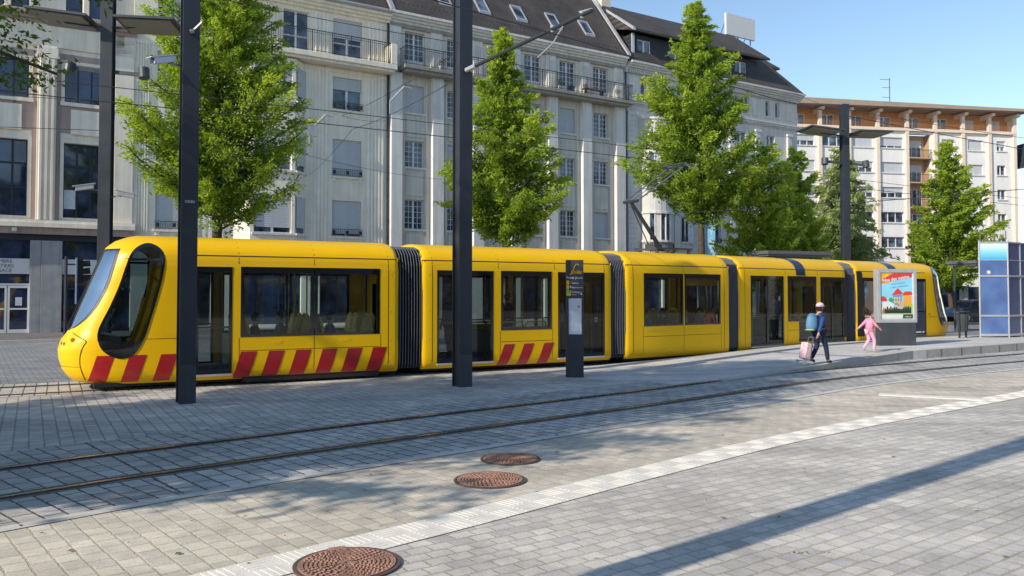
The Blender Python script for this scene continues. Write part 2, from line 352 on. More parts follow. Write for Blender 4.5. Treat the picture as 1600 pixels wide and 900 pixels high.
# ------------------------------------------------------------------ ground
g = MB(); g.quad((-400,-60,0),(500,-60,0),(500,900,0),(-400,900,0)); tag(g.build('ground', M['road_pav']), kind='structure')
T1 = spline([(-20,-6.5),(-12,2.0),(-5.5,9.07),(-4.3,10.25),(-1.9,12.43),(2.27,16.05),(7.0,20.3),(12.45,24.1),(17.5,27.35),(40,42),(110,88)])
E1 = spline([(-14,-5.5),(-6,2.4),(-2.05,6.35),(-.6,7.75),(1.51,9.85),(4.38,12.5),(10.65,17.45),(25,28.5),(80,68)])
# resample helper so two curves can be skinned against each other
def resamp(pl, n):
    L = [0]
    for a, b in zip(pl, pl[1:]): L.append(L[-1]+(b-a).length)
    out = []; j = 0
    for k in range(n):
        t = L[-1]*k/(n-1)
        while j < len(L)-2 and L[j+1] < t: j += 1
        out.append(pl[j].lerp(pl[j+1], (t-L[j])/max(1e-9, L[j+1]-L[j])))
    return out
plz = MB(); e = E1; k = len(e)
for i in range(k-1): plz.quad((e[i].x,e[i].y,.004),(e[i+1].x,e[i+1].y,.004),(e[i+1].x+45,e[i+1].y-40,.004),(e[i].x+45,e[i].y-40,.004))
tag(plz.build('plaza_paving', M['setts_r']), kind='structure')
tag(strip('warm_paving', resamp(offs(T1, -1.85), 200), resamp(E1, 200), .004, M['setts_l']), kind='structure')
for o_ in [bpy.data.objects['warm_paving']]: pass
strip('track_paving', offs(T1, 1.9), offs(T1, -1.95), .008, M['track_pav'])
strip('paving_border', offs(T1, -1.95), offs(T1, -2.12), .012, M['border'])
strip('rail_bed_far', offs(T1, .93), offs(T1, .62), .011, M['tar'])
strip('rail_bed_near', offs(T1, -.62), offs(T1, -.93), .011, M['tar'])
def rails(pl, tagname, g=.78):
    for sgn in (1, -1):
        c = sgn*g
        mb = MB(); A = offs(pl, c+.036*sgn); B = offs(pl, c-.036*sgn)
        for i in range(len(pl)-1):
            a, b, c2, d = A[i], A[i+1], B[i+1], B[i]
            mb.hexa([(a.x,a.y,.0),(b.x,b.y,.0),(d.x,d.y,.0),(c2.x,c2.y,.0),(a.x,a.y,.022),(b.x,b.y,.022),(d.x,d.y,.022),(c2.x,c2.y,.022)])
        tag(mb.build('tram_rail', M['steel'], fix=True), kind='structure')
        strip('rail_groove', offs(pl, c-.040*sgn), offs(pl, c-.105*sgn), .014, M['groove'])
        strip('rail_edge', offs(pl, c+.075*sgn), offs(pl, c+.038*sgn), .015, M['rust'])
rails(T1, 'near')
# tram's own track
TR = []
def secframe(p, hd, flip=False): return (p, R(hd))
SEC = [((-9.212,16.749),29.3,7.4),((-2.24,20.78),30.8,5.95),((3.30,24.10),34.3,4.45),((7.42,27.15),36.8,6.3),((12.93,31.26),34,7.35)]
def scen(i, s, y=0):
    (px, py), hd, L = SEC[i]; t = R(hd); o = 1.2+y
    return (px+s*math.cos(t)-o*math.sin(t), py+s*math.sin(t)+o*math.cos(t))
tp = []
p0 = scen(0, 1); t0 = R(28.5)
for d in (60, 30, 12): tp.append((p0[0]-d*math.cos(t0), p0[1]-d*math.sin(t0)))
for i in range(5): tp.append(scen(i, SEC[i][2]*.5))
pE = scen(4, 6); 
for d in (12, 40, 110): tp.append((pE[0]+d*math.cos(R(31)), pE[1]+d*math.sin(R(31))))
T2 = spline(tp)
strip('tram_track_paving', offs(T2, 1.5), offs(T2, -1.15), .006, M['track_pav'])
rails(T2, 'far')
# third track beyond? only paving between platform edge and near track
n = 220
A = [p for p in offs(T1, 1.9)]
mid = MB()
mm = M['mid_pav']
a = resamp([p for p in offs(T2, -1.15) if -40 < p.x < 60], n); b = resamp([p for p in offs(T1, 1.9) if -25 < p.x < 60], n)
tag(strip('platform_paving', a, b, .003, M['mid_pav']), kind='structure')
# far kerb and pavement in front of the facades
FP = Vector((-24., 40., 0)); FT = R(33); fd = Vector((math.cos(FT), math.sin(FT), 0)); fn = Vector((-math.sin(FT), math.cos(FT), 0))
def fpt(s, y, z=0): return FP+fd*s+fn*y+Vector((0,0,z))
mb = MB(); mb.quad(fpt(-60,-6.8,.12),fpt(60,-6.8,.12),fpt(60,.5,.12),fpt(-60,.5,.12)); tag(mb.build('pavement', M['side_pav']), kind='structure')
mb = MB(); mb.hexa([fpt(-60,-7.0),fpt(60,-7.0),fpt(-60,-6.8),fpt(60,-6.8),fpt(-60,-7.0,.125),fpt(60,-7.0,.125),fpt(-60,-6.8,.125),fpt(60,-6.8,.125)]); tag(mb.build('kerb', M['concrete']), kind='structure')
# raised platform on the right : ramp up to .27 then level
edge = [(3.2,18.0,.006),(4.9,19.35,.012),(7.2,21.35,.10),(9.6,23.35,.19),(12.35,25.72,.27),(12.95,26.12,.27),(18.3,29.78,.27),(40,44.6,.27),(75,68,.27)]
tb = []
for (x, y, z) in edge:
    # matching point along the tram side of the platform
    best = min((p for p in offs(T2, -1.3)), key=lambda p: abs((p.x-x)*math.cos(R(36))+(p.y-y)*math.sin(R(36))))
    tb.append((best.x, best.y, z))
mb = MB()
for i in range(len(edge)-1):
    e0, e1, t0_, t1_ = Vector(edge[i]), Vector(edge[i+1]), Vector(tb[i]), Vector(tb[i+1])
    w0 = (t0_-e0).normalized()*.32; w1 = (t1_-e1).normalized()*.32
    mb.quad(e0+w0, e1+w1, t1_, t0_, m=0)                          # deck
    mb.quad(e0+Vector((0,0,.002)), e1+Vector((0,0,.002)), e1+w1, e0+w0, m=1)      # kerb top
    mb.quad(Vector((e0.x,e0.y,0)), Vector((e1.x,e1.y,0)), e1+Vector((0,0,.002)), e0+Vector((0,0,.002)), m=1)
    mb.quad(t0_, t1_, Vector((t1_.x,t1_.y,0)), Vector((t0_.x,t0_.y,0)), m=1)
tag(mb.build('tram_platform', [M['ramp_pav'], M['concrete']], fix=False), kind='structure')
mb = MB()   # joints of the kerb stones
dv = Vector((18.3-12.95, 29.78-26.12, 0)).normalized(); nv = Vector((dv.y, -dv.x, 0))
for k in range(26):
    p = Vector((12.95,26.12,0))+dv*(1.25*k+.9); mb.bar(p+nv*.003+Vector((0,0,.01)), p+nv*.003+Vector((0,0,.27)), .012, .012)
dv2 = Vector((12.35-7.2, 25.72-21.35, 0)).normalized(); nv2 = Vector((dv2.y, -dv2.x, 0))
for k in range(5):
    p = Vector((12.35,25.72,0))-dv2*(1.1*k+1.0); mb.bar(p+nv2*.003+Vector((0,0,.0)), p+nv2*.003+Vector((0,0,.25-.045*k)), .012, .012)
tag(mb.build('kerb_joint', M['groove']), kind='structure')
mb = MB(); p = Vector((12.35,25.72,0)); q = Vector((12.97,26.13,0)); d_ = (q-p).normalized(); nn = Vector((d_.y,-d_.x,0))*.012
mb.quad(p+nn, q+nn, q+nn+Vector((0,0,.276)), p+nn+Vector((0,0,.276))); bk = -nn*30
mb.quad(p+nn+Vector((0,0,.276)), q+nn+Vector((0,0,.276)), q+bk+Vector((0,0,.276)), p+bk+Vector((0,0,.276)))
tag(mb.build('platform_end_block', M['concl']), kind='structure')
# tactile guide strip : embossed blocks, two abreast, ridges turned alternately
S0 = offs(E1, -.235)
strip('guide_strip', offs(E1, 0.0), offs(E1, -.47), .012, M['tactile'])
mb = MB(); L = 0; pts = resamp([p for p in S0 if -7 < p.x < 24 and p.y > 1.5], 400)
tot = sum((b-a).length for a, b in zip(pts, pts[1:])); nb = int(tot/.29); cs = resamp(pts, nb)
for i in range(nb-1):
    c = cs[i]; d = (cs[i+1]-cs[i]).normalized(); nn = Vector((-d.y, d.x, 0))
    for row in (-1, 1):
        cc = c + nn*row*.117 + Vector((0,0,.0127))
        for k in range(4):
            o = (k-1.5)*.057
            if (i+(row > 0)) % 2: mb.bar(cc+nn*o-d*.11, cc+nn*o+d*.11, .030, .003)
            else: mb.bar(cc+d*o-nn*.105, cc+d*o+nn*.105, .030, .003)
tag(mb.build('guide_strip_ridges', M['tactile']), kind='structure')
mb = MB(); mb.hexa([(7.35,16.75,.0),(8.9,15.95,.0),(7.5,17.05,.0),(9.05,16.25,.0),(7.35,16.75,.013),(8.9,15.95,.013),(7.5,17.05,.013),(9.05,16.25,.013)])
tag(mb.build('guide_strip_branch', M['tactile']), kind='structure')
# ------------------------------------------------------------------ manholes
def manhole(x, y, r, label, seed):
    rnd = random.Random(seed)
    t = empty('manhole_cover', (x, y, .004), rnd.random()*3, label, 'manhole cover', 'rusty manhole covers in the paving')
    f = MB()
    for j in range(48):
        a0, a1 = 2*math.pi*j/48, 2*math.pi*(j+1)/48; q = []
        for zz in (0, .016):
            for rr in (r, r*1.07):
                for a in (a0, a1): q.append((rr*math.cos(a), rr*math.sin(a), zz))
        f.hexa(q)
    f.build('frame_ring', M['iron_d'], t)
    lid = MB()
    for j in range(48):
        a0, a1 = 2*math.pi*j/48, 2*math.pi*(j+1)/48; rr = r*.975
        lid.quad((0,0,.012),(rr*math.cos(a0),rr*math.sin(a0),.012),(rr*math.cos(a1),rr*math.sin(a1),.012))
    lid.build('lid', M['iron_d'], t)
    st = MB()
    for ring in range(2, 11):
        rr = r*.95*ring/10.6; nn = max(6, int(2*math.pi*rr/(r*.13)))
        for j in range(nn):
            a = 2*math.pi*(j+ring*.37+.15*rnd.random())/nn; da = .31*r*.13/rr*1.0; w = r*.028
            q = []
            for zz, sh in ((.0, 0), (.02, .12)):
                for ra in (rr-w*(1-sh), rr+w*(1-sh)):
                    for aa in (a-da*(1-sh), a+da*(1-sh)): q.append((ra*math.cos(aa), ra*math.sin(aa), zz+.003))
            st.hexa(q)
    for j in range(12):
        a = 2*math.pi*j/12; st.bar((.02*math.cos(a),.02*math.sin(a),.018),(r*.17*math.cos(a),r*.17*math.sin(a),.018),.012,.01)
    rim = []
    for j in range(48):
        a0, a1 = 2*math.pi*j/48, 2*math.pi*(j+1)/48; q = []
        for zz in (.01, .02):
            for rr in (r*.93, r*.97):
                for a in (a0, a1): q.append((rr*math.cos(a), rr*math.sin(a), zz))
        st.hexa(q)
    st.build('raised_studs', M['iron'], t)
    if seed == 1:
        hg = MB(); hg.box(-.07,.07,r*.95,r*1.12,0,.022); hg.build('hinge', M['iron'], t, bevel=.005)
    return t
manhole(-1.24, 6.33, .375, 'large rusty manhole cover nearest the camera, beside the pale strip', 1)
manhole(-.24, 9.15, .37, 'middle rusty manhole cover, just in front of the smallest one', 2)
manhole(-.02, 10.3, .345, 'smallest rusty manhole cover, farthest from the camera', 3)
# weeds in the joints
def tuft(x, y, n, lab):
    rnd = random.Random(int(x*100)); mb = MB()
    for i in range(n):
        a = rnd.random()*6.28; q = Vector((x+rnd.gauss(0,.09), y+rnd.gauss(0,.02), .004)); h = .008+.012*rnd.random(); w = .004
        d = Vector((math.cos(a), math.sin(a), 0)); mb.quad(q-d*w, q+d*w, q+d*w*.3+Vector((rnd.gauss(0,.01),rnd.gauss(0,.01),h)))
    tag(mb.build('weeds', M['leaf'], fix=False), lab, 'weeds', kind='stuff')
tuft(2.27, 6.62, 26, 'small green weeds in a joint of the setts just below the long pole shadow')
# ------------------------------------------------------------------ poles
def hbeam(parent, w, d, h, t=.03, name='pole'):
    """H section, flanges facing +-y"""
    mb = MB()
    mb.box(-w/2, w/2, -d/2, -d/2+t, 0, h); mb.box(-w/2, w/2, d/2-t, d/2, 0, h); mb.box(-t/2, t/2, -d/2+t, d/2-t, 0, h)
    # recessed side plates close the section
    mb.box(-w/2+.045, -w/2+.055, -d/2+t, d/2-t, 0, h); mb.box(w/2-.055, w/2-.045, -d/2+t, d/2-t, 0, h)
    return mb.build(name, M['anth'], parent, bevel=.004)
def plate(parent, w=.62, z=0):
    mb = MB(); mb.box(-w/2, w/2, -w/2, w/2, .004, .03)
    for i in (-1,1):
        for j in (-1,1): mb.tube([(i*w*.42,j*w*.42,.03),(i*w*.42,j*w*.42,.07)], .02, 6)
    return mb.build('base_plate', M['anth2'], parent)
def camera_unit(parent, loc, rz, tilt=.35):
    mb = MB(); c, s = math.cos(rz), math.sin(rz)
    def tr(x, y, z):
        zz = z-math.tan(tilt)*y; return (loc[0]+c*x-s*y, loc[1]+s*x+c*y, loc[2]+zz)
    def bx(x0,x1,y0,y1,z0,z1): mb.hexa([tr(x,y,z) for z in (z0,z1) for y in (y0,y1) for x in (x0,x1)])
    bx(-.07,.07,-.02,.42,-.06,.06); bx(-.085,.085,-.06,.50,.06,.085)
    o = mb.build('camera_housing', M['silver'], parent, bevel=.008)
    m2 = MB(); m2.hexa([tr(x,y,z) for z in (-.045,.045) for y in (.42,.427) for x in (-.055,.055)]); m2.build('camera_lens', M['blackgloss'], o)
    m3 = MB(); m3.bar(tr(0,.1,-.06), (loc[0]*.3, loc[1]*.3, loc[2]-.1), .035); m3.build('camera_bracket', M['metal'], o)
    return o
# left catenary pole
pl = empty('catenary_pole', (-6.10,15.62,0), R(30), 'nearest dark steel pole, standing in front of the tram cab door', 'pole', 'dark steel poles')
hbeam(pl, .30, .36, 11.5)
mb = MB(); mb.box(-.153,.153,-.186,-.181,0,.72); mb.build('base_sleeve', M['anth2'], pl)
camera_unit(pl, (-.30,-.05,6.42), R(115), .3)
mb = MB(); mb.bar((0,-.17,6.95),(.16,-.33,7.12),.03); mb.tube([(-.04,-.22,6.93),(.04,-.24,6.95)], .05, 8); mb.build('wire_clamp', M['metal'], pl)
text('10084', .075, M['white'], pl, 'number_plate', (0,-.183,3.73), (R(90),0,0))
# middle pole with its bracket over the near track
pm_ = empty('catenary_pole', (-1.10,18.36,0), R(31), 'dark steel pole between the tram doors and the camera, with a long wire bracket', 'pole', 'dark steel poles')
hbeam(pm_, .32, .34, 11.5)
mb = MB(); mb.box(-.163,.163,-.176,-.171,0,.7); mb.build('base_sleeve', M['anth2'], pm_)
def toL(o, p):   # world -> local of a root
    c, s = math.cos(-o.rotation_euler[2]), math.sin(-o.rotation_euler[2]); x, y = p[0]-o.location[0], p[1]-o.location[1]
    return (c*x-s*y, s*x+c*y, p[2]-o.location[2])
a0 = toL(pm_, (-1.0,18.15,6.95)); a1 = toL(pm_, (1.46,15.0,7.2))
mb = MB(); mb.tube([a0, a1], .04, 8); mb.build('bracket_arm', M['anth'], pm_)
mb = MB(); mb.tube([Vector(a0).lerp(Vector(a1), .0), Vector(a0).lerp(Vector(a1), .09)], .055, 10); mb.tube([(-.05,-.24,6.95),(.12,-.24,6.98)], .045, 8)
for t_ in (.72, .93): q = Vector(a0).lerp(Vector(a1), t_); mb.tube([q-Vector((0,0,.05)), q+Vector((0,0,.08))], .03, 6)
mb.build('insulator', M['silver'], pm_)
q0 = Vector(a0).lerp(Vector(a1), .80); 
mb = MB(); u_ = (Vector(a1)-Vector(a0)).normalized(); mb.tube([q0-Vector((0,0,.04)), q0-Vector((0,0,.28))-u_*.3, q0-Vector((0,0,.42))-u_*.75], .014, 6); mb.tube([Vector(a1)+Vector((0,0,.03)), Vector(a1)-u_*.35+Vector((0,0,.08))], .015, 6); mb.build('registration_arm', M['silver'], pm_)
# reflector lamp poles
def lamp_pole(loc, rz, label, h=10.4, cams=False, w=.31, zp=9.15, spin=0):
    t = empty('lamp_pole', (*loc, 0), rz, label, 'lamp post', 'tall lamp posts with reflector plates')
    hbeam(t, w, w, h)
    for k, sg in enumerate((-1, 1)):
        mb = MB(); c = sg*1.12
        def pt(x, y, z): return (c+x, y, zp+z+(abs(c+x)-.4)*.10*(1 if k == 0 else -.02))
        mb.hexa([pt(x,y,z) for z in (.10,.16) for y in (-.72,.72) for x in (-.78,.78)], 0)
        mb.hexa([pt(x,y,z) for z in (.04,.097) for y in (-.6,.6) for x in (-.66,.66)], 1)
        o = mb.build('reflector_plate', [M['anth2'], M['reflect']], t)
        m2 = MB(); m2.bar((sg*w*.45,0,zp+.0),(c,0,zp+.11),.07,.05); m2.build('plate_bracket', M['anth'], o)
    for sg in (-1, 1):
        mb = MB(); mb.bar((sg*w*.5,0,zp-1.22),(sg*.86,-.05,zp-1.22+(.06 if sg < 0 else -.06)),.07,.10)
        o = mb.build('spot_arm', M['anth2'], t)
        m2 = MB(); m2.tube([(sg*.98,-.08,zp-1.36+(.06 if sg < 0 else -.02)),(sg*.95,-.04,zp-1.08+(.06 if sg < 0 else -.02))], [.145,.15], 16); m2.build('spotlight', M['anth2'], o)
    if cams:
        camera_unit(t, (-.3,-.1,4.95), R(110), .2); camera_unit(t, (.34,-.1,4.78), R(-75), .2)
    return t
lamp_pole((-11.12,22.7), R(8), 'lamp post behind the tram nose, with two tilted reflector plates and small spotlights', cams=True, zp=9.35, h=11.2)
lamp_pole((14.70,36.6), R(8), 'lamp post beyond the rear of the tram, among the trees', zp=9.0)
# pole whose shadow crosses the foreground
tp_ = empty('catenary_pole', (-3.30,2.62,0), R(30), 'dark steel pole beside the camera whose long shadow crosses the setts', 'pole', 'dark steel poles')
hbeam(tp_, .30, .36, 11.5)
# ------------------------------------------------------------------ overhead wires
def wire(name, pts, r, label, cat='wire', sag=0, grp=None):
    mb = MB()
    for a, b in zip(pts, pts[1:]):
        a, b = Vector(a), Vector(b); n_ = 10 if sag else 1
        q = [a.lerp(b, k/n_)-Vector((0,0,sag*4*(k/n_)*(1-k/n_))) for k in range(n_+1)]; mb.tube(q, r, 5)
    return tag(mb.build(name, M['wire']), label, cat, grp)
def up(pl, z, lo, hi, step=1):
    return [(p.x, p.y, z) for p in pl if lo < p.x < hi][::step]
wire('contact_wire', up(T2, 6.28, -45, 70, 6), .012, 'lower contact wire running along above the tram', 'wire', grp='wires over the tram tracks')
wire('messenger_wire', up(T2, 6.62, -45, 70, 6), .010, 'upper carrying wire along above the tram', 'wire', grp='wires over the tram tracks')
wire('contact_wire', up(offs(T1, .1), 6.72, -16, 70, 6), .012, 'contact wire over the near track, held by the long bracket', 'wire', grp='wires over the tram tracks')
def fac(s, z, y=-.05): v = fpt(s, y, z); return (v.x, v.y, v.z)
wire('span_wire', [(-9.2,13.6,7.9), (-1.1,18.36,7.6)], .008, 'thin span wire between the nearest dark pole and the middle one', 'wire', sag=.1)
wire('span_wire', [(-10.95,22.7,7.4), fac(24.6,9.3)], .009, 'span wire from the lamp post behind the nose to the grey facade', 'wire', sag=.5)
wire('span_wire', [(-34,17,8.4),(-10.95,22.7,7.3)], .009, 'span wire crossing the office front at upper window height', 'wire', sag=.25)
wire('span_wire', [(-34,17,7.0),(-10.95,22.7,6.5)], .009, 'span wire crossing the office front below the upper windows', 'wire', sag=.2)
wire('span_wire', [(-1.1,18.36,7.5),(-6.2,30.1,8.5),fac(19.4,12.6)], .009, 'cross wire from the middle pole over the tram to the cream house corner', 'wire', sag=.12)
wire('span_wire', [(-1.1,18.36,6.9),(-5.2,27.0,7.4),fac(14.6,8.9)], .009, 'cross wire from the middle pole to the cream house wall', 'wire', sag=.12)
wire('span_wire', [(14.58,36.6,6.0),(31,33.5,7.3)], .018, 'thick pair of cross wires right of the far lamp post', 'wire', sag=.1)
wire('span_wire', [(14.58,36.6,6.1),(7.2,34.5,5.4)], .016, 'thick cross wire left of the far lamp post', 'wire', sag=.05)
wire('span_wire', [(14.58,36.6,10.2),fac(57.5,19.5)], .012, 'wire from the top of the far lamp post to the grey building roof', 'wire', sag=.2)
wire('span_wire', [(14.58,36.6,10.2),(38,40,7.9)], .012, 'wire from the top of the far lamp post sloping down to the right', 'wire', sag=.2)
for i, (x, y, z, lab) in enumerate([(-5.75,25.5,7.55,'pale insulated drop arm hanging in front of the cream house'),(-3.55,27.2,8.85,'pale insulated drop arm hanging in front of the grey house')]):
    mb = MB(); d = Vector((math.cos(R(30)), math.sin(R(30)), 0))
    mb.tube([Vector((x,y,z))-d*.5-Vector((0,0,.55)), Vector((x,y,z)), Vector((x,y,z))+d*.25-Vector((0,0,.03))], .032, 8)
    mb.tube([Vector((x,y,z))-d*.5-Vector((0,0,.55)), Vector((x,y,z))-d*.5-Vector((0,0,.95))], .012, 5)
    tag(mb.build('drop_arm', M['silver']), lab, 'wire fitting')

rnd = random.Random(21); mb = MB()
for k in range(170):
    x, y = rnd.uniform(-5,9), rnd.uniform(5.8,17); a = rnd.random()*3.14; l = rnd.uniform(.012,.035); w = l*rnd.uniform(.3,.8); d = Vector((math.cos(a),math.sin(a),0)); e_ = Vector((-d.y,d.x,0)); p = Vector((x,y,.0165))
    mb.quad(p-d*l, p+e_*w+Vector((0,0,.004)), p+d*l, p-e_*w, m=rnd.choice([0,0,1,2]))
tag(mb.build('leaf_litter', [pm('dry leaf', (.16,.10,.05), .9, .3, 20), pm('pale grit', (.72,.70,.64), .9, .2, 20), pm('fallen green', (.12,.16,.04), .9, .3, 20)], fix=False), 'scattered dry leaves and grit on the sunny paving', 'litter', kind='stuff')
# ------------------------------------------------------------------ tram
tram = empty('tram', (0,0,0), 0, 'long yellow articulated tram with red hazard stripes, standing at the stop', 'tram')
PROF = [(.15,1.12),(.22,1.17),(.30,1.19),(.50,1.2),(.75,1.2),(1.07,1.2),(1.5,1.2),(2.0,1.2),(2.40,1.2),(2.63,1.195),(2.78,1.18),(2.88,1.16),(2.96,1.125),(3.05,1.06),(3.12,.98),(3.19,.86),(3.25,.70),(3.29,.50),(3.32,.26),(3.33,0)]
def interp(tab, x):
    if x <= tab[0][0]: return tab[0][1]
    for (a, b), (c, d) in zip(tab, tab[1:]):
        if x <= c: return b+(d-b)*(x-a)/(c-a)
    return tab[-1][1]
def wz(z): return interp(PROF, z)
SF = [(.13,.71),(.2,.37),(.31,.26),(.45,.17),(.65,.11),(.86,.09),(1.06,.15),(1.22,.27),(1.45,.36),(1.68,.45),(2.3,.68),(2.93,.92),(3.06,1.0),(3.2,1.18),(3.29,1.42),(3.33,1.6)]
def nose_n(z): return 3.0 if z < .9 else (3.0-.5*min(1, (z-.9)/1.2))
SE = 2.3
def yn(s, z):     # half width of the nosed section at s, z
    w = wz(z); sf = interp(SF, z); Ln = SE-sf
    if s >= SE: return w
    q = max(0, (s-sf)/Ln); n_ = nose_n(z)
    return w*(1-(1-q)**n_)**(1/n_) if q > 0 else 0
def s_of(yf, z):  # s on the nose for a fraction of the half width
    sf = interp(SF, z); Ln = SE-sf; n_ = nose_n(z)
    return sf+Ln*(1-(1-min(1, yf)**n_)**(1/n_))
def inpoly(x, y, P):
    c = False; j = len(P)-1
    for i in range(len(P)):
        if (P[i][1] > y) != (P[j][1] > y) and x < (P[j][0]-P[i][0])*(y-P[i][1])/(P[j][1]-P[i][1])+P[i][0]: c = not c
        j = i
    return c
CW = [(1.77,3.13),(1.57,3.06),(1.42,2.90),(1.31,2.60),(1.19,2.20),(1.02,1.76),(.90,1.50),(.82,1.30),(.80,1.10),(.88,.88),(1.05,.74),(1.27,.68),(1.50,.78),(1.68,1.10),(1.80,1.5),(1.94,2.02),(2.04,2.50),(2.06,2.80),(1.97,3.02)]
def smoothpoly(P, k=6):
    out = []; n_ = len(P)
    for i in range(n_):
        a, b, c, d = [Vector(P[(i+j-1) % n_]) for j in range(4)]
        for q in range(k):
            t = q/k; out.append(tuple(.5*((2*b)+(c-a)*t+(2*a-5*b+4*c-d)*t*t+(3*b-a-3*c+d)*t**3)))
    return out
CWS = smoothpoly(CW)
ccx = sum(p[0] for p in CWS)/len(CWS); ccz = sum(p[1] for p in CWS)/len(CWS)
def ccl(z): return 1.22+(z-.68)*(1.76-1.22)/(3.13-.68)
def scp(f): return [((p[0]-ccl(p[1]))*f+ccl((p[1]-ccz)*(1-(1-f)*.6)+ccz), (p[1]-ccz)*(1-(1-f)*.6)+ccz) for p in CWS]
hole = scp(.90)
DOORZ = (.28, 2.63); WINZ = (1.07, 2.64)
def shell(L, ops, nose, parent):
    """body skin; ops = (s0,s1,z0,z1) openings in both sides"""
    zs = sorted(set([p[0] for p in PROF]+[.28,1.07,2.64]+([.2+.05*i for i in range(60) if .2+.05*i < 3.1] if nose else [])))
    zs = [z for i, z in enumerate(zs) if i == 0 or z-zs[i-1] > .004]
    ss = sorted(set([0 if not nose else SE]+[0 if not nose else SE]+[v for o in ops for v in o[:2]]+[L, L-.05, L-.12, L-.28]+([.05,.12,.28] if not nose else [])+[(SE if nose else 0)+.5*k for k in range(1, int((L-(SE if nose else 0))/.5)+1)]))
    ss = [s for i, s in enumerate(ss) if i == 0 or s-ss[i-1] > .01]
    mb = MB()
    def endf(s):
        f = 0
        for d in ([L-s] if nose else [L-s, s]):
            if d < .12: f = max(f, (1-d/.12)**2)
        return f
    cols = []
    NA = 44
    if nose:
        for a in range(NA): cols.append(('n', (a/NA)))
    for s in ss: cols.append(('s', s))
    for side in (-1, 1):
        P = []
        for kind, v in cols:
            row = []
            for z in zs:
                if kind == 'n':
                    sf = interp(SF, z); n_ = nose_n(z); th = v*math.pi/2
                    q = 1-math.cos(th)**(2/n_); s = sf+(SE-sf)*q; y = wz(z)*math.sin(th)**(2/n_); row.append((s, side*y, z))
                else:
                    f = endf(v); row.append((v, side*wz(z)*(1-.05*f), z-(.10*f*max(0, (z-2.5)/.83))))
            P.append(row)
        k = len(mb.v); nj = len(zs)
        for r_ in P: mb.v += r_
        for i in range(len(P)-1):
            for j in range(nj-1):
                zc = (zs[j]+zs[j+1])/2
                sc = sum(P[a][b][0] for a in (i,i+1) for b in (j,j+1))/4
                yc = abs(P[i][j][1])
                if cols[i][0] == 's' and cols[i+1][0] == 's' and any(o[0] < sc < o[1] and o[2] < zc < o[3] for o in ops): continue
                if nose and sc < SE and yc > .5 and inpoly(sc, zc, hole): continue
                if nose and sc < 1.4 and wsin(yc/max(.01, wz(zc)), zc, .05): continue
                mb.f.append((k+i*nj+j, k+i*nj+j+1, k+(i+1)*nj+j+1, k+(i+1)*nj+j)); mb.m.append(0)
    # end walls
    for s in ([L] if nose else [0, L]):
        e = 1 if s == L else -1
        for (y0, y1, z0, z1) in ((-1.14,-.7,.2,2.9),(.7,1.14,.2,2.9),(-.7,.7,2.3,3.1)):
            mb.quad((s-e*.01,y0,z0),(s-e*.01,y1,z0),(s-e*.01,y1,z1),(s-e*.01,y0,z1), m=0)
    b = mb.build('car_body', M['yellow'], parent, smooth=True)
    return b
WSY = [(1.26,.25),(1.31,.46),(1.40,.57),(1.5,.635),(1.65,.68),(1.82,.71),(2.3,.735),(3.0,.715)]
def wsin(f, z, m=0): return 1.26+m*1.6 < z < 3.0-m and f < interp(WSY, z)-m
def patch(bl, s0, s1, z0, z1, off, skew=0, nose=False, both=True, cl=None, ns=4, nz=20, sides=(-1,1), mi=0):
    """thin decal following the side; skew shifts the top edge in s"""
    for side in sides:
        P = []
        for i in range(ns+1):
            row = []
            for j in range(nz+1):
                z = z0+(z1-z0)*j/nz; s = s0+(s1-s0)*i/ns+skew*j/nz
                if cl: s = min(max(s, cl[0]), cl[1])
                y = (yn(s, z) if nose else wz(z))+off
                row.append((s, side*y, z))
            P.append(row)
        bl.grid(P, mi)
def window(parent, s0, s1, z0, z1, door=False, leafs=1, glassm=None, only=None):
    t = .07 if not door else .06
    for side in (-1, 1):
        fr = MB()
        def bx(a, b, c, d, y=1.188, th=.05):
            ya, yb = side*(y-th), side*y
            fr.box(a, b, min(ya, yb), max(ya, yb), c, d)
        yo = 1.205
        bx(s0, s0+t, z0, z1, yo, .07); bx(s1-t, s1, z0, z1, yo, .07)
        bx(s0+t, s1-t, z0, z0+(.10 if door else .06), yo, .07); bx(s0+t, s1-t, z1-(.14 if not door else .12), z1, yo-.004, .07)
        if door and leafs == 2:
            m_ = (s0+s1)/2; bx(m_-.045, m_+.045, z0+.1, z1-.12, yo-.003, .06)
        if door:
            bx(s0+t, s1-t, z0+1.0, z0+1.04, yo-.01, .05)
        fr.build('tram_door' if door else 'tram_window', M['blackgloss'], parent)
    gl = MB()
    for side in (-1, 1):
        y = side*1.180; gl.quad((s0+t,y,z0+.06),(s1-t,y,z0+.06),(s1-t,y,z1-.12),(s0+t,y,z1-.12))
    return None, gl
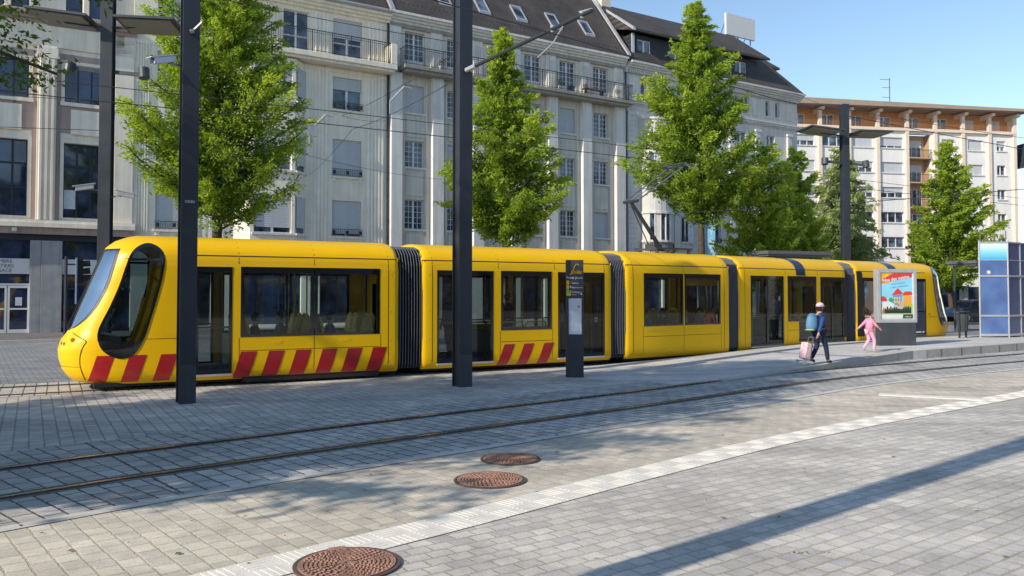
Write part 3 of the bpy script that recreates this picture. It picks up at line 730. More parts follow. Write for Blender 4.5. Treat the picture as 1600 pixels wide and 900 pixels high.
def car(i, nose=False, flip=False):
    (px, py), hd, L = SEC[i]; th = R(hd)
    if not flip:
        cx, cy = scen(i, 0); loc = (cx, cy, 0); rz = th
    else:
        cx, cy = scen(i, L); loc = (cx, cy, 0); rz = th+math.pi
    lay = {0: dict(door=[(2.70,3.46,1)], win=[(3.64,5.29),(5.31,6.90)]),
           4: dict(door=[(2.62,3.46,1)], win=[(3.64,5.29),(5.31,6.90)]),
           1: dict(door=[(.41,2.04,2),(4.08,5.66,2)], win=[(2.27,3.87)]),
           2: dict(door=[], win=[(.70,2.34),(2.39,3.99)]),
           3: dict(door=[(.58,2.38,2),(4.56,6.05,2)], win=[(2.61,4.30)])}[i]
    ops = [(a, b, *DOORZ) for a, b, n_ in lay['door']]+[(a, b, *WINZ) for a, b in lay['win']]
    B = shell(L, ops, nose, tram); B.location = loc; B.rotation_euler[2] = rz
    glz = []
    for a, b, n_ in lay['door']:
        o, gl = window(B, a, b, *DOORZ, door=True, leafs=n_); gl.build('door_glass', M['dglass'], B, fix=False)
        sl = MB()
        for sd in (-1, 1): sl.box(a, b, min(sd*1.16,sd*1.215), max(sd*1.16,sd*1.215), .235, .278)
        sl.build('door_sill', M['silver'], B)
    for a, b in lay['win']:
        o, gl = window(B, a, b, *WINZ); gl.build('window_glass', M['tglass'], B, fix=False)
    # seams, hatches
    sm = MB(); a0 = SE-.02 if nose else .0
    def seam(s0, s1, z0, z1): patch(sm, s0, s1, z0, z1, .0025, nose=nose, ns=max(1, int((s1-s0)/.25)), nz=max(1, int((z1-z0)/.12)))
    seam(a0+(.3 if nose else 0), L-.06, 2.862, 2.886)
    for v in ([L-.28] if nose else [.28, L-.28]): seam(v-.008, v+.008, .16, 3.31)
    rs = {0: [3.6,5.3], 4: [3.6,5.3], 1: [2.2,3.98], 2: [2.36], 3: [2.5,4.4]}[i]
    for v in rs: seam(v-.008, v+.008, 2.7, 3.31)
    for a, b in lay['win']: seam(a, b, .765, .775)
    if lay['win'] and len(lay['win']) == 2: m_ = (lay['win'][0][1]+lay['win'][1][0])/2; seam(m_-.006, m_+.006, .16, 1.06)
    for a, b in lay['win'][:1]: seam(a-.03, a-.02, .16, 1.06)
    for a, b in lay['win'][-1:]: seam(b+.02, b+.03, .16, 1.06)
    if nose:
        seam(1.72, 2.6, 1.075, 1.085); seam(.50, .80, 1.075, 1.085); seam(1.30, 1.36, 2.78, 2.79)
        cv = [(.36,1.22),(.50,1.12),(.60,1.05),(.55,.95),(.50,.80),(.49,.6),(.53,.42),(.60,.24)]
        for side in (-1, 1):
            pts = smooth_open(cv, 5)
            for (s_a, z_a), (s_b, z_b) in zip(pts, pts[1:]):
                sm.bar((s_a-.004, side*(yn(s_a, z_a)+.002), z_a), (s_b-.004, side*(yn(s_b, z_b)+.002), z_b), .012, .012)
        pr = [(y/10, .52) for y in range(-10, 11)]
        for (f0, z), (f1, _) in zip(pr, pr[1:]):
            f0 *= .74; f1 *= .74
            sm.bar((s_of(abs(f0), z)-.003, f0*wz(z), z), (s_of(abs(f1), z)-.003, f1*wz(z), z), .008, .008)
    sm.build('panel_seam', M['black'], B, fix=False)
    if i in (0, 2):
        ht = MB()
        for v in ((4.35, 5.95) if i == 0 else ()):
            for sd in (-1, 1): 
                ht.box(v, v+.22, min(sd*1.2,sd*1.2035), max(sd*1.2,sd*1.2035), .90, .985)
                ht.tube([(v+.18,sd*1.203,.945),(v+.18,sd*1.206,.945)], .02, 10)
        if ht.v: ht.build('hatch', M['yellow'], B, bevel=.002)
    # hazard stripes
    if i in (0, 1):
        rd = MB()
        if i == 1:
            lst = [(2.16,0),(2.77,0),(3.41,0)]
            for a, b in lst: patch(rd, a, a+.32, .158, .70, .006, skew=.22)
        else:
            for k in range(4):
                a = .63+.61*k
                if k == 3: patch(rd, a, a+.33, .19, .75, .006, skew=.165, nose=True, cl=(.5, 2.66))
                else: patch(rd, a, a+.33, .19, .75, .006, skew=.165, nose=True, ns=6)
            for k in range(6):
                a = 3.48+.615*k
                patch(rd, a, a+.35, .16, .75, .006, skew=.18, cl=(3.5, 7.12))
        o = rd.build('hazard_stripe', M['red'], B, fix=False)
    if i in (3, 4):
        nb = MB(); s0 = 3.12 if i == 3 else 4.55; P = []
        for sgn in (-1, 1):
            zz = [p[0] for p in PROF if p[0] >= (2.66)]; zz = [2.66]+zz
            P = [[(s0+.55*t, sgn*(wz(z)+.005), z+.005) for z in zz] for t in (0, .5, 1)]; nb.grid(P)
        nb.build('roof_band', M['navy'], B, fix=False)
    if i == 3:   # black glass apron under the second door side
        ap = MB(); patch(ap, 3.25, 4.55, .22, 1.06, .004, sides=(-1,), nz=5); ap.build('black_panel', M['blackgloss'], B, fix=False)
        ap = MB(); patch(ap, 6.03, 6.28, .42, 2.62, .005, sides=(-1,), nz=12); patch(ap, 6.15, 6.29, 2.5, 2.9, .005, sides=(-1,)); ap.build('black_end_arch', M['black'], B, fix=False)
    if i == 4:
        ap = MB(); patch(ap, 6.85, 7.30, .42, 2.64, .006, sides=(1,), nz=12); patch(ap, 6.95, 7.32, 2.5, 2.86, .006, sides=(1,)); ap.build('black_end_arch', M['black'], B, fix=False)
    # underframe, wheels
    u = MB(); u.box(.75 if nose else .05, L-.02, -1.04, 1.04, .09, .17); u.box((1.0 if nose else .3), L-.3, -.95, .95, .17, .27)
    if i == 0: u.box(3.7, 6.9, -1.15, -1.1, .07, .2)
    u.build('underframe', M['under'], B)
    if i in (0, 2, 4):
        wc = (4.5, 6.1) if i != 2 else (1.3, 3.1)
        for v in wc:
            w = MB()
            for sd in (-1, 1): w.tube([(v, sd*.70, .305), (v, sd*.83, .305)], .29, 20)
            w.build('wheel', M['rust'], B)
    # interior
    a_, b_ = (2.3 if nose else .1), L-.1
    it = MB(); it.box(a_, b_, -1.1, 1.1, .28, .34); it.build('cabin_floor', M['tfloor'], B)
    it = MB(); it.box(a_, b_, -1.02, 1.02, 2.72, 2.78); it.build('cabin_ceiling', M['tceil'], B)
    il = MB()
    for sd in (-.55, .55): il.box(a_+.2, b_-.2, sd-.1, sd+.1, 2.69, 2.718)
    il.build('ceiling_duct', M['silver'], B)
    if nose:
        bk = MB(); bk.box(2.36, 2.40, -1.1, .35, .34, 2.7); bk.build('cab_bulkhead', M['twall'], B)
        cs = MB(); cs.hexa([(.75,-.75,.9),(1.35,-.9,.75),(.75,.75,.9),(1.35,.9,.75),(.70,-.7,1.22),(1.25,-.85,1.12),(.70,.7,1.22),(1.25,.85,1.12)]); cs.build('driver_console', M['twall'], B, bevel=.03)
        ds = MB(); ds.box(1.75,2.2,-.3,.25,.75,.88); ds.hexa([(2.12,-.27,.88),(2.24,-.27,.88),(2.12,.22,.88),(2.24,.22,.88),(2.24,-.2,1.75),(2.32,-.2,1.75),(2.24,.15,1.75),(2.32,.15,1.75)]); ds.build('driver_seat', M['seat'], B, bevel=.04)
    # seats
    def seatpair(s, d, sd):
        st = MB(); y0 = sd*.62
        for dy in (-.22, .22):
            y = y0+dy
            st.box(s-.2, s+.2, y-.19, y+.19, .76, .82)
            st.hexa([(s-d*.2-.02,y-.19,.82),(s-d*.2+.02,y-.19,.82),(s-d*.2-.02,y+.19,.82),(s-d*.2+.02,y+.19,.82),(s-d*.28-.02,y-.13,1.46),(s-d*.28+.02,y-.13,1.46),(s-d*.28-.02,y+.13,1.46),(s-d*.28+.02,y+.13,1.46)])
        st.box(s-.12, s+.12, y0-.2, y0+.2, .34, .76)
        o = st.build('passenger_seat', M['seat'], B, bevel=.02)
        rm = MB()
        for dy in (-.22, .22):
            y = y0+dy; x0 = s-d*.2; x1 = s-d*.29
            rm.tube([(x0,y-.21,.8),(x0-d*.04,y-.205,1.15),(x1,y-.14,1.47),(x1-d*.01,y,1.53),(x1,y+.14,1.47),(x0-d*.04,y+.205,1.15),(x0,y+.21,.8)], .036, 6)
        rm.build('seat_rim', M['yellow_d'], B)
    sp = {0: [(4.1,1),(5.05,-1),(5.8,1),(6.55,-1)], 4: [(4.1,1),(5.05,-1),(6.0,1)], 2: [(1.1,1),(2.0,-1),(2.9,1),(3.7,-1)], 1: [], 3: []}[i]
    for s, d in sp:
        for sd in (-1, 1): seatpair(s, d, sd)
    if i in (1, 3):
        a, b = lay['win'][0]
        rl = MB()
        for sd in (-1, 1):
            rl.tube([(a+.1,sd*1.08,1.15),(a+.15,sd*1.08,1.28),(a+.7,sd*1.08,1.28),(a+.78,sd*1.08,1.15)], .022, 6); rl.tube([(a+.82,sd*1.08,1.15),(a+.9,sd*1.08,1.28),(b-.15,sd*1.08,1.28),(b-.1,sd*1.08,1.15)], .022, 6)
            rl.box(a+.05, b-.05, sd*1.08-.02, sd*1.08+.02, 1.0, 1.15)
        rl.build('leaning_rail', M['yellow_d'], B)
    gp = MB()
    for v in {0: (2.62,3.55,5.3), 4: (3.55,5.3), 1: (.5,1.25,2.15,4.0,4.9,5.7), 2: (.5,2.4,4.1), 3: (.5,1.5,2.5,4.4,5.3,6.0)}[i]:
        for sd in (-.55, .55): gp.tube([(v,sd,.34),(v,sd,2.72)], .019, 6)
    gp.build('grab_pole', M['yellow_d'], B)
    # rear light inside wall panels below windows
    wp = MB()
    for sd in (-1, 1):
        for a, b in lay['win']: wp.box(a, b, sd*1.12-.02, sd*1.12+.02, .34, 1.06)
    wp.build('wall_lining', M['twall'], B)
    if nose:
        # cab side windows : black surround + glass, both sides
        rim = MB(); gl = MB(); mulb = MB()
        fs = [1.0, .965, .93, .90, .875]
        for side in (-1, 1):
            P = []
            for f in fs:
                q = scp(f); q.append(q[0]); P.append([(s, side*(yn(s, z)+.012), z) for s, z in q])
            rim.grid(P)
            P = [];  q1 = scp(1.0); q1.append(q1[0]); P.append([(s, side*(yn(s, z)+.012), z) for s, z in q1]); P.append([(s, side*(yn(s, z)-.01), z) for s, z in q1]); rim.grid(P)
            P = []
            for f in (.88, .7, .5, .3, .1):
                q = scp(f); q.append(q[0]); P.append([(s, side*(yn(s, z)+.006), z) for s, z in q])
            gl.grid(P)
            q = scp(.1); gl.quad(*[(s, side*(yn(s, z)+.006), z) for s, z in q])
            # lower solid black part and the small top light
            for za, zb in ((2.74, 2.79),):
                row = [(1.36+.68*t/8) for t in range(9)]
                mulb.grid([[(s, side*(yn(s, z)+.015), z) for z in (za, zb)] for s in row])
            for za, zb in ((.74, 1.04),):
                for k in range(10):
                    z0 = za+(zb-za)*k/10; z1 = za+(zb-za)*(k+1)/10
                    def xr(z):
                        xs = [p[0]+(q_[0]-p[0])*(z-p[1])/(q_[1]-p[1]) for p, q_ in zip(CWS, CWS[1:]+CWS[:1]) if (p[1] > z) != (q_[1] > z)]
                        return (min(xs), max(xs)) if xs else (1.2, 1.2)
                    a0_, b0_ = xr(z0); a1_, b1_ = xr(z1)
                    mulb.grid([[((a0_+(b0_-a0_)*t/6), side*(yn(a0_+(b0_-a0_)*t/6, z0)+.011), z0), ((a1_+(b1_-a1_)*t/6), side*(yn(a1_+(b1_-a1_)*t/6, z1)+.011), z1)] for t in range(7)])
        rim.build('cab_window_surround', M['blackgloss'], B, fix=False, smooth=True)
        gl.build('cab_window_glass', M['cabglass'], B, fix=False)
        mulb.build('cab_window_bar', M['blackgloss'], B, fix=False)
        # windscreen
        ws = MB(); wb = MB()
        for bl, mg, of in ((wb, 0, .006), (ws, .035, .012)):
            P = []
            zz = [1.262+mg+(3.0-mg*1.5-1.262-mg)*k/28 for k in range(29)]
            for z in zz:
                row = []
                for t in range(-16, 17):
                    f = (interp(WSY, z)-mg)*t/16; w = wz(z)
                    s = s_of(abs(f), z); row.append((s-of, f*(w+of*.6), z+of*.4))
                P.append(row)
            bl.grid(P)
        # the black band is only a border: drop its middle
        keep = []
        nj = 33
        for idx, f in enumerate(wb.f):
            i_, j_ = divmod(idx, 32)
            if i_ < 1 or i_ > 26 or j_ < 2 or j_ > 29: keep.append(f)
        wb.f = keep; wb.m = [0]*len(keep)
        wb.build('windscreen_seal', M['black'], B, fix=False, smooth=False)
        ws.build('windscreen', M['wind'], B, fix=False, smooth=True)
        wp_ = MB()
        pts = [(s_of(f, z)-.03, f*wz(z), z) for f, z in ((.05,1.3),(.18,1.8),(.3,2.35))]
        wp_.tube(pts, .014, 5); wp_.build('wiper', M['black'], B)
        for side in (-1, 1):
            for (f, z, r) in ((.34,.99,.035),(.46,.99,.035),(.62,1.07,.05)):
                s = s_of(f, z); hl = MB()
                n_ = Vector((s_of(f+.02, z)-s_of(f-.02, z), 0, 0)); nx = Vector((-.04*wz(z), n_.x, 0)).normalized()
                if nx.x > 0: nx = -nx
                c = Vector((s, f*wz(z), z)); 
                if nx.y < 0: nx.y = -nx.y
                a = c-nx*.01; b = c+nx*.012
                if side < 0: a.y = -a.y; b.y = -b.y
                hl.tube([a, b], r, 14); hl.build('headlight', M['lens'], B)
        mk = MB(); 
        for sd in (-1, 1): mk.tube([(2.42,sd*1.195,1.2),(2.42,sd*1.225,1.2)], .035, 10)
        mk.build('side_marker', M['lens'], B)
    # little screws
    sc_ = MB()
    for v in [L-.2]+([2.45] if nose else [.2]):
        for z in (.3, .9, 1.6, 2.5):
            for sd in (-1, 1): sc_.tube([(v,sd*1.196,z),(v,sd*1.203,z)], .012, 6)
    sc_.build('fixing', M['metal'], B)
    return B
def smooth_open(P, k):
    P = [Vector(p) for p in P]; P = [P[0]*2-P[1]]+P+[P[-1]*2-P[-2]]; out = []
    for i in range(1, len(P)-2):
        a, b, c, d = P[i-1:i+3]
        for q in range(k): t = q/k; out.append(tuple(.5*((2*b)+(c-a)*t+(2*a-5*b+4*c-d)*t*t+(3*b-a-3*c+d)*t**3)))
    out.append(tuple(P[-2])); return out
CARS = [car(0, nose=True), car(1), car(2), car(3), car(4, nose=True, flip=True)]
text('LUTTERBACH', .13, M['yellow_d'], CARS[2], 'line_name', (1.25,-1.2035,.90), (R(90),0,0), ext=.001)
# bellows
for i in range(4):
    (pa, ha, La), (pb, hb, Lb) = SEC[i], SEC[i+1]
    A = Vector((*scen(i, La-.03), 0)); Bp = Vector((*scen(i+1, .03), 0)); ta, tb_ = R(ha), R(hb)
    mb = MB(); ed = MB(); nr = 9; rings = []
    prof = [(y, z) for z, y in [(.2,1.06),(.3,1.10),(1.0,1.12),(2.0,1.12),(2.7,1.10),(2.95,1.02),(3.1,.86),(3.17,.6),(3.2,0)]]
    full = [(-y, z) for y, z in prof]+[(y, z) for y, z in reversed(prof[:-1])]
    K = nr*4
    for k in range(K+1):
        t = k/K; c = A.lerp(Bp, t); th = ta+(tb_-ta)*t
        f = 1+.030*(math.cos(2*math.pi*t*nr)) - .0
        wob = .01*math.sin(t*9+i)
        rings.append([(c.x-(y*f)*math.sin(th), c.y+(y*f)*math.cos(th), z+(f-1)*z*.45+wob*(z > 2)) for y, z in full])
    mb.grid(rings)
    o = mb.build('bellows', M['bellow'], tram, smooth=False, fix=False)
    for k in range(nr+1):
        t = k/nr; c = A.lerp(Bp, t); th = ta+(tb_-ta)*t; f = 1.034
        ed.tube([(c.x-(y*f)*math.sin(th), c.y+(y*f)*math.cos(th), z+(f-1)*z*.45) for y, z in full], .009, 5, caps=False)
    ed.build('bellows_hoop', M['bellow_edge'], o)
    fl = MB(); 
    fl.tube([(A.x,A.y,.2),(Bp.x,Bp.y,.2)], .3, 8); fl.build('gangway_floor', M['under'], o)
# pantograph on the third car's roof
pg = empty('pantograph', tuple(CARS[2].location), CARS[2].rotation_euler[2]); pg.parent = tram
mb = MB()
for sd in (-.45, .45): mb.box(1.9, 3.5, sd-.03, sd+.03, 3.42, 3.48)
for v in (1.95, 2.6, 3.4): mb.box(v-.03, v+.03, -.5, .5, 3.40, 3.46)
for v in (2.0, 3.4):
    for sd in (-.42, .42): mb.tube([(v,sd,3.28),(v,sd,3.42)], .06, 10)
mb.box(2.1, 2.45, -.2, .2, 3.46, 3.6); mb.build('base_frame', M['anth2'], pg)
K_ = (1.30, 4.90); B_ = (2.55, 3.50); H_ = (3.25, 6.12)
mb = MB(); mb.tube([(B_[0],0,B_[1]),(K_[0],0,K_[1])], [.075,.055], 10); mb.tube([(B_[0]-.35,.1,B_[1]-.02),(K_[0]+.08,.06,K_[1]-.12)], .018, 6); mb.tube([(K_[0],-.32,K_[1]),(K_[0],.32,K_[1])], .05, 8); mb.build('lower_arm', M['anth'], pg)
mb = MB()
for sd in (-1, 1): mb.tube([(K_[0],sd*.3,K_[1]),(H_[0],sd*.36,H_[1])], .024, 6)
mb.tube([(K_[0]-.1,0,K_[1]-.06),(H_[0]-.1,0,H_[1]-.1)], .012, 5)
mb.tube([(K_[0]+.75,-.33,K_[1]+.47),(K_[0]+.75,.33,K_[1]+.47)], .014, 5); mb.build('upper_arm', M['metal'], pg)
mb = MB()
for dx in (-.18, .18):
    mb.tube([(H_[0]+dx,-.85,H_[1]-.16),(H_[0]+dx,-.62,H_[1]+.07),(H_[0]+dx,.62,H_[1]+.07),(H_[0]+dx,.85,H_[1]-.16)], .026, 6)
for sd in (-.36, .36): mb.tube([(H_[0]-.2,sd,H_[1]+.03),(H_[0]+.2,sd,H_[1]+.03)], .02, 5)
mb.build('collector_head', M['anth2'], pg)
mb = MB()
for i, v in ((0, 7.3), (1, 5.7), (2, 4.3)):
    pass
# ------------------------------------------------------------------ buildings (local axes: x along the facade, -y towards the street, z up)
def wall(mb, s0, s1, z0, z1, y, ops, rev=.22, m=0):
    S = sorted(set([s0, s1]+[v for o in ops for v in o[:2] if s0 < v < s1])); Z = sorted(set([z0, z1]+[v for o in ops for v in o[2:4] if z0 < v < z1]))
    for a, b in zip(S, S[1:]):
        for c, d in zip(Z, Z[1:]):
            if any(o[0]-1e-6 <= a and b <= o[1]+1e-6 and o[2]-1e-6 <= c and d <= o[3]+1e-6 for o in ops): continue
            mb.quad((a,y,c),(b,y,c),(b,y,d),(a,y,d), m=m)
    for a, b, c, d in [o[:4] for o in ops]:
        mb.quad((a,y,c),(a,y+rev,c),(a,y+rev,d),(a,y,d), m=m); mb.quad((b,y+rev,c),(b,y,c),(b,y,d),(b,y+rev,d), m=m)
        mb.quad((a,y,d),(a,y+rev,d),(b,y+rev,d),(b,y,d), m=m); mb.quad((a,y+rev,c),(a,y,c),(b,y,c),(b,y+rev,c), m=m)
_wc = {}
def win(parent, s0, s1, z0, z1, y, style='casement', sh=0.0, sill=True, rail=False, rev=.22, sillm=None, gm=None):
    w, h = round(s1-s0, 2), round(z1-z0, 2); key = (w, h, style, sh, sill, rail, sillm.name if sillm else 0)
    if key in _wc:
        return dup(_wc[key], parent, (s0, y+rev-.06, z0), 0)
    fm = M['dframe'] if style.startswith('dark') else M['wframe']; g = gm or (M['wglass2'] if style.startswith('dark') else M['wglass'])
    mb = MB(); t = .055
    mb.box(0, t, -.02, .05, 0, h); mb.box(w-t, w, -.02, .05, 0, h); mb.box(t, w-t, -.02, .05, 0, t); mb.box(t, w-t, -.02, .05, h-t, h)
    if style == 'casement':       # two leaves with a heavy meeting rail
        mb.box(w/2-.07, w/2+.07, -.035, .05, t, h-t)
        if h > 2: mb.box(t, w/2-.07, -.03, .05, h*.36, h*.36+.06); mb.box(w/2+.07, w-t, -.03, .05, h*.36, h*.36+.06)
    if style == 'casement1': pass
    if style == 'muntin':
        mb.box(w/2-.06, w/2+.06, -.035, .05, t, h-t)
        lo = t if h < 2.1 else h*.24
        if h >= 2.1: mb.box(t, w-t, -.03, .05, t, h*.24)
        for q in (.27, .73): mb.box(w*q-.014, w*q+.014, -.025, .03, lo, h-t)
        n_ = 5
        for k in range(1, n_): zz = lo+(h-t-lo)*k/n_; mb.box(t, w-t, -.027, .028, zz-.014, zz+.014)
    if style == 'dark3':
        for q in (1/3, 2/3): mb.box(w*q-.03, w*q+.03, -.03, .05, t, h-t)
        mb.box(t, w-t, -.028, .05, h*.13, h*.13+.05)
    if style == 'dark33':
        for q in (1/3, 2/3): mb.box(w*q-.05, w*q+.05, -.03, .05, t, h-t)
        for q in (.36, .68): mb.box(t, w-t, -.028, .05, h*q, h*q+.09)
    if style == 'three':
        for q in (1/3, 2/3): mb.box(w*q-.05, w*q+.05, -.03, .05, t, h-t)
    o = mb.build('window', fm, parent, fix=True, loc=(s0, y+rev-.06, z0))
    p = MB(); p.quad((t,.012,t),(w-t,.012,t),(w-t,.012,h-t),(t,.012,h-t)); p.build('pane', g, o, fix=False)
    if sh > 0:
        s_ = MB(); zb = h*(1-sh); n_ = max(3, int(h*sh/.10))
        for k in range(n_):
            a = zb+(h-zb)*k/n_; b = zb+(h-zb)*(k+1)/n_
            s_.hexa([(.03,-.085,a),(w-.03,-.085,a),(.03,-.05,a),(w-.03,-.05,a),(.03,-.068,b),(w-.03,-.068,b),(.03,-.05,b),(w-.03,-.05,b)])
        s_.build('shutter', M['shutter'], o)
    if sill:
        s_ = MB(); s_.box(-.12, w+.12, -rev-.06, -.025, -.12, -.005)
        if sillm: 
            for q in (.0, w-.2): s_.box(q, q+.2, -rev-.02, -rev+.12, -.32, -.121)
        s_.build('sill', sillm or M['greypil'], o)
    if rail:
        r = MB()
        for zz in (.06, .42): r.bar((-.05,-rev-.05,zz),(w+.05,-rev-.05,zz),.025)
        for k in range(int(w/.12)+1): r.bar((k*.12,-rev-.05,.06),(k*.12,-rev-.05,.42),.014)
        for q in (.05,.5,.95):
            r.box(w*q-.09, w*q+.09, -rev-.06, -rev-.045, .12, .34)
        r.build('guard_rail', M['iron_rail'], o)
    _wc[key] = o
    return o
def railing(parent, s0, s1, y, z0, z1, ret=True, step=.13):
    r = MB()
    r.bar((s0,y,z1),(s1,y,z1),.04); r.bar((s0,y,z0+.08),(s1,y,z0+.08),.025); r.bar((s0,y,z1-.14),(s1,y,z1-.14),.02)
    n_ = int((s1-s0)/step)
    for k in range(n_+1): x = s0+(s1-s0)*k/n_; r.bar((x,y,z0+.0),(x,y,z1),.016 if k % 9 else .04)
    if ret:
        for x in (s0, s1): r.bar((x,y,z1),(x,0,z1),.04)
        for k in range(1, 7):
            for x in (s0, s1): r.bar((x,y+(-y)*k/7,z0),(x,y+(-y)*k/7,z1),.016)
    return r.build('balcony_railing', M['iron_rail'], parent)
def flute(parent, spans, y, z0, z1, mat, n=5, dep=.05):
    for a, b in spans:
        f = MB(); w = (b-a)/n
        for k in range(n):
            x = a+w*k+w*.22; ww = w*.56
            f.hexa([(x+.02,y-dep,z0),(x+ww-.02,y-dep,z0),(x,y+.01,z0),(x+ww,y+.01,z0),(x+.02,y-dep,z1),(x+ww-.02,y-dep,z1),(x,y+.01,z1),(x+ww,y+.01,z1)])
        f.build('fluting', mat, parent)
def cornice(parent, s0, s1, z0, mat, out=.55, h=.5, steps=3, y=0):
    c = MB()
    for k in range(steps):
        a = z0+h*k/steps; b = z0+h*(k+1)/steps; o = out*(k+1)/steps
        c.box(s0, s1, y-o, y+.1, a+.0005*k, b)
    return c.build('cornice', mat, parent)
def roofplane(parent, s0, s1, z0, z1, y0, y1, mat, hipR=0, hipL=0, name='roof', back=8):
    r = MB()
    r.quad((s0,y0,z0),(s1,y0,z0),(s1-hipR,y1,z1),(s0+hipL,y1,z1))
    r.quad((s0+hipL,y1,z1),(s1-hipR,y1,z1),(s1-hipR,y1+back,z1-.4),(s0+hipL,y1+back,z1-.4))
    r.quad((s1,y0,z0),(s1,y1+back,z0),(s1-hipR,y1+back,z1-.4),(s1-hipR,y1,z1))
    r.quad((s0,y0,z0),(s0+hipL,y1,z1),(s0+hipL,y1+back,z1-.4),(s0,y1+back,z0))
    return r.build(name, mat, parent, fix=False)
def downpipe(parent, s, z0, z1, y=-.12):
    d = MB(); d.tube([(s,y,z0),(s,y,z1)], .065, 8)
    z = z0+1
    while z < z1: d.tube([(s,y,z),(s,y,z+.06)], .085, 8); z += 2.6
    return d.build('downpipe', M['dframe'], parent)
def bld(name, label, P=(-24.,40.,0), rz=FT): return empty(name, P, rz, label, 'building')
# ---- chamber of trades (left)
b0 = bld('office_building', 'pale stone office building with fluted pilasters and dark shopfront, at the left edge')
wb = MB(); colx = [(-8.6,-6.75),(-4.95,-3.1),(-1.33,.52),(2.07,3.90)]
ops = []
for a, b in colx: ops += [(a,b,5.8,9.52),(a,b,11.55,13.46)]
wall(wb, -12, 5.2, 4.9, 15.3, 0, ops, .3)
wall(wb, -12, 5.2, 15.3, 19.6, .15, [(a+d, a+d+.75, 16.0, 18.6) for a, b in colx for d in (0, 1.05)], .25)
wb.quad((5.2,0,0),(5.2,9,0),(5.2,9,19.6),(5.2,0,19.6)); 
wb.build('wall', M['stone'], b0, fix=False)
for a, b in colx:
    win(b0, a, b, 5.8, 9.52, 0, 'dark33', sill=False, rev=.3); win(b0, a, b, 11.55, 13.46, 0, 'dark3', sill=True, rev=.3, sillm=None)
    for d in (0, 1.05): win(b0, a+d, a+d+.75, 16.0, 18.6, .15, 'dark1', sill=False, rev=.25)
sr = MB(); mv = MB(); pn = MB()
for a, b in colx:
    for (c, d) in ((5.8,9.52),(11.55,13.46)):
        t = .16
        sr.box(a-t, a-.002, -.07, .05, c-.05, d+t); sr.box(b+.002, b+t, -.07, .05, c-.05, d+t); sr.box(a-.002, b+.002, -.07, .05, d+.002, d+t)
    sr.box(a-.2, b+.2, -.16, .04, 11.36, 11.54)
    mv.box(a-.44, a-t-.003, -.03, .04, 5.65, 13.95); mv.box(b+t+.003, b+.44, -.03, .04, 5.65, 13.95)
    mv.box(a-t, b+t, -.02, .04, 10.0, 11.35); mv.box(a-t, b+t, -.031, .04, 13.63, 13.95)
    pn.box(a+.28, b-.28, -.14, -.02, 9.95, 11.2)
sr.build('window_surround', M['stone'], b0); mv.build('mauve_band', M['mauve'], b0); pn.build('relief_panel', M['stone'], b0, bevel=.02)
pl_ = MB(); fl_ = []
for a, b in ((-2.62,-1.78),(.95,1.62),(-6.2,-5.4)):
    a -= .07; b += .07
    pl_.box(a, b, -.30, 0, 5.62, 14.2); fl_.append((a+.03, b-.03)); pl_.box(a-.1, b+.1, -.36, 0, 13.6, 13.75); pl_.box(a-.05, b+.05, -.34, -.02, 13.76, 14.1)
pl_.box(4.35, 5.21, -.12, 0, 5.62, 15.3)
pl_.build('pilaster', M['stone'], b0); flute(b0, fl_, -.30, 5.62, 13.6, M['stone'], 3, .10)
en = MB(); en.box(-12, 5.25, -.12, 0, 14.2, 15.3); en.build('frieze', M['stone'], b0)
c_ = cornice(b0, -12, 5.32, 15.3, M['mauve'], .6, .45, 3)
ap = MB()
for a, b in colx:
    for d in (.78, 1.83): ap.box(a+d, a+d+.24, -.05, .15, 15.8, 18.7)
ap.build('attic_pier', M['stone'], b0)
lg = MB(); lg.box(-12, 5.3, -.55, 0, 5.25, 5.45); lg.box(-12, 5.3, -.45, 0, 5.46, 5.6); lg.build('ledge', M['stone'], b0)
lg = MB(); lg.box(-12, 5.28, -.32, 0, 4.92, 5.245); lg.build('ledge_soffit', M['mauve'], b0)
pr = MB()
for x in (.70, 1.17, 1.62): pr.box(x, x+(.455 if x < 1.6 else .45), -.10-.02*(x > 1), .2, .10, 4.62)
for x in (-5.6,-5.14,-4.7): pr.box(x, x+.45, -.10, .2, .1, 4.62)
pr.build('marble_pier', M['marble'], b0, bevel=.01)
sf_ = MB(); sf_.box(-12, 5.2, .25, .4, .1, 4.92); sf_.build('shopfront', M['wglass2'], b0)
fb = MB(); fb.box(-12, 5.2, -.06, .2, 4.62, 4.92); fb.box(2.08, 5.2, .1, .22, .1, .3); fb.build('fascia', M['dframe'], b0)
for (a, b) in ((-4.2, .69), (2.08, 5.0)):
    sg = MB(); sg.box(a, b, .02, .12, 2.98, 3.72); sgo = sg.build('sign_band', M['white'], b0)
    if a < 0:
        for k, ln in enumerate(('CHAMBRE', 'DE METIERS', "D'ALSACE")): text(ln, .235, M['dframe'], sgo, 'sign_lettering', (-.46-(.12 if k == 1 else .1), .018, 3.51-.225*k), (R(90),0,0), ext=.003)
dr = MB()
for a in (-1.15, -.2): 
    for (x0, x1, z0, z1) in ((0,.09,.13,2.42),(.83,.92,.13,2.42),(.09,.83,.13,.3),(.09,.83,2.3,2.42),(.09,.83,1.25,1.33)): dr.box(a+x0, a+x1, .12, .2, z0, z1)
dr.box(-1.25, .72, .11, .19, 2.43, 2.52); dr.build('entrance_door', M['white'], b0)
pp = MB(); pp.box(.12,.40,.105,.115,1.45,1.85); pp.build('notice', M['paper'], b0)
pp = MB(); pp.box(2.12,2.72,.21,.222,6.25,7.2); pp.build('window_notice', M['paper'], b0)
bx_ = MB(); bx_.box(-.1,.1,-.62,-.45,5.0,5.18); bx_.build('wall_lamp', M['silver'], b0)
roofplane(b0, -12, 5.2, 19.6, 22.5, .1, 3, M['slate'])
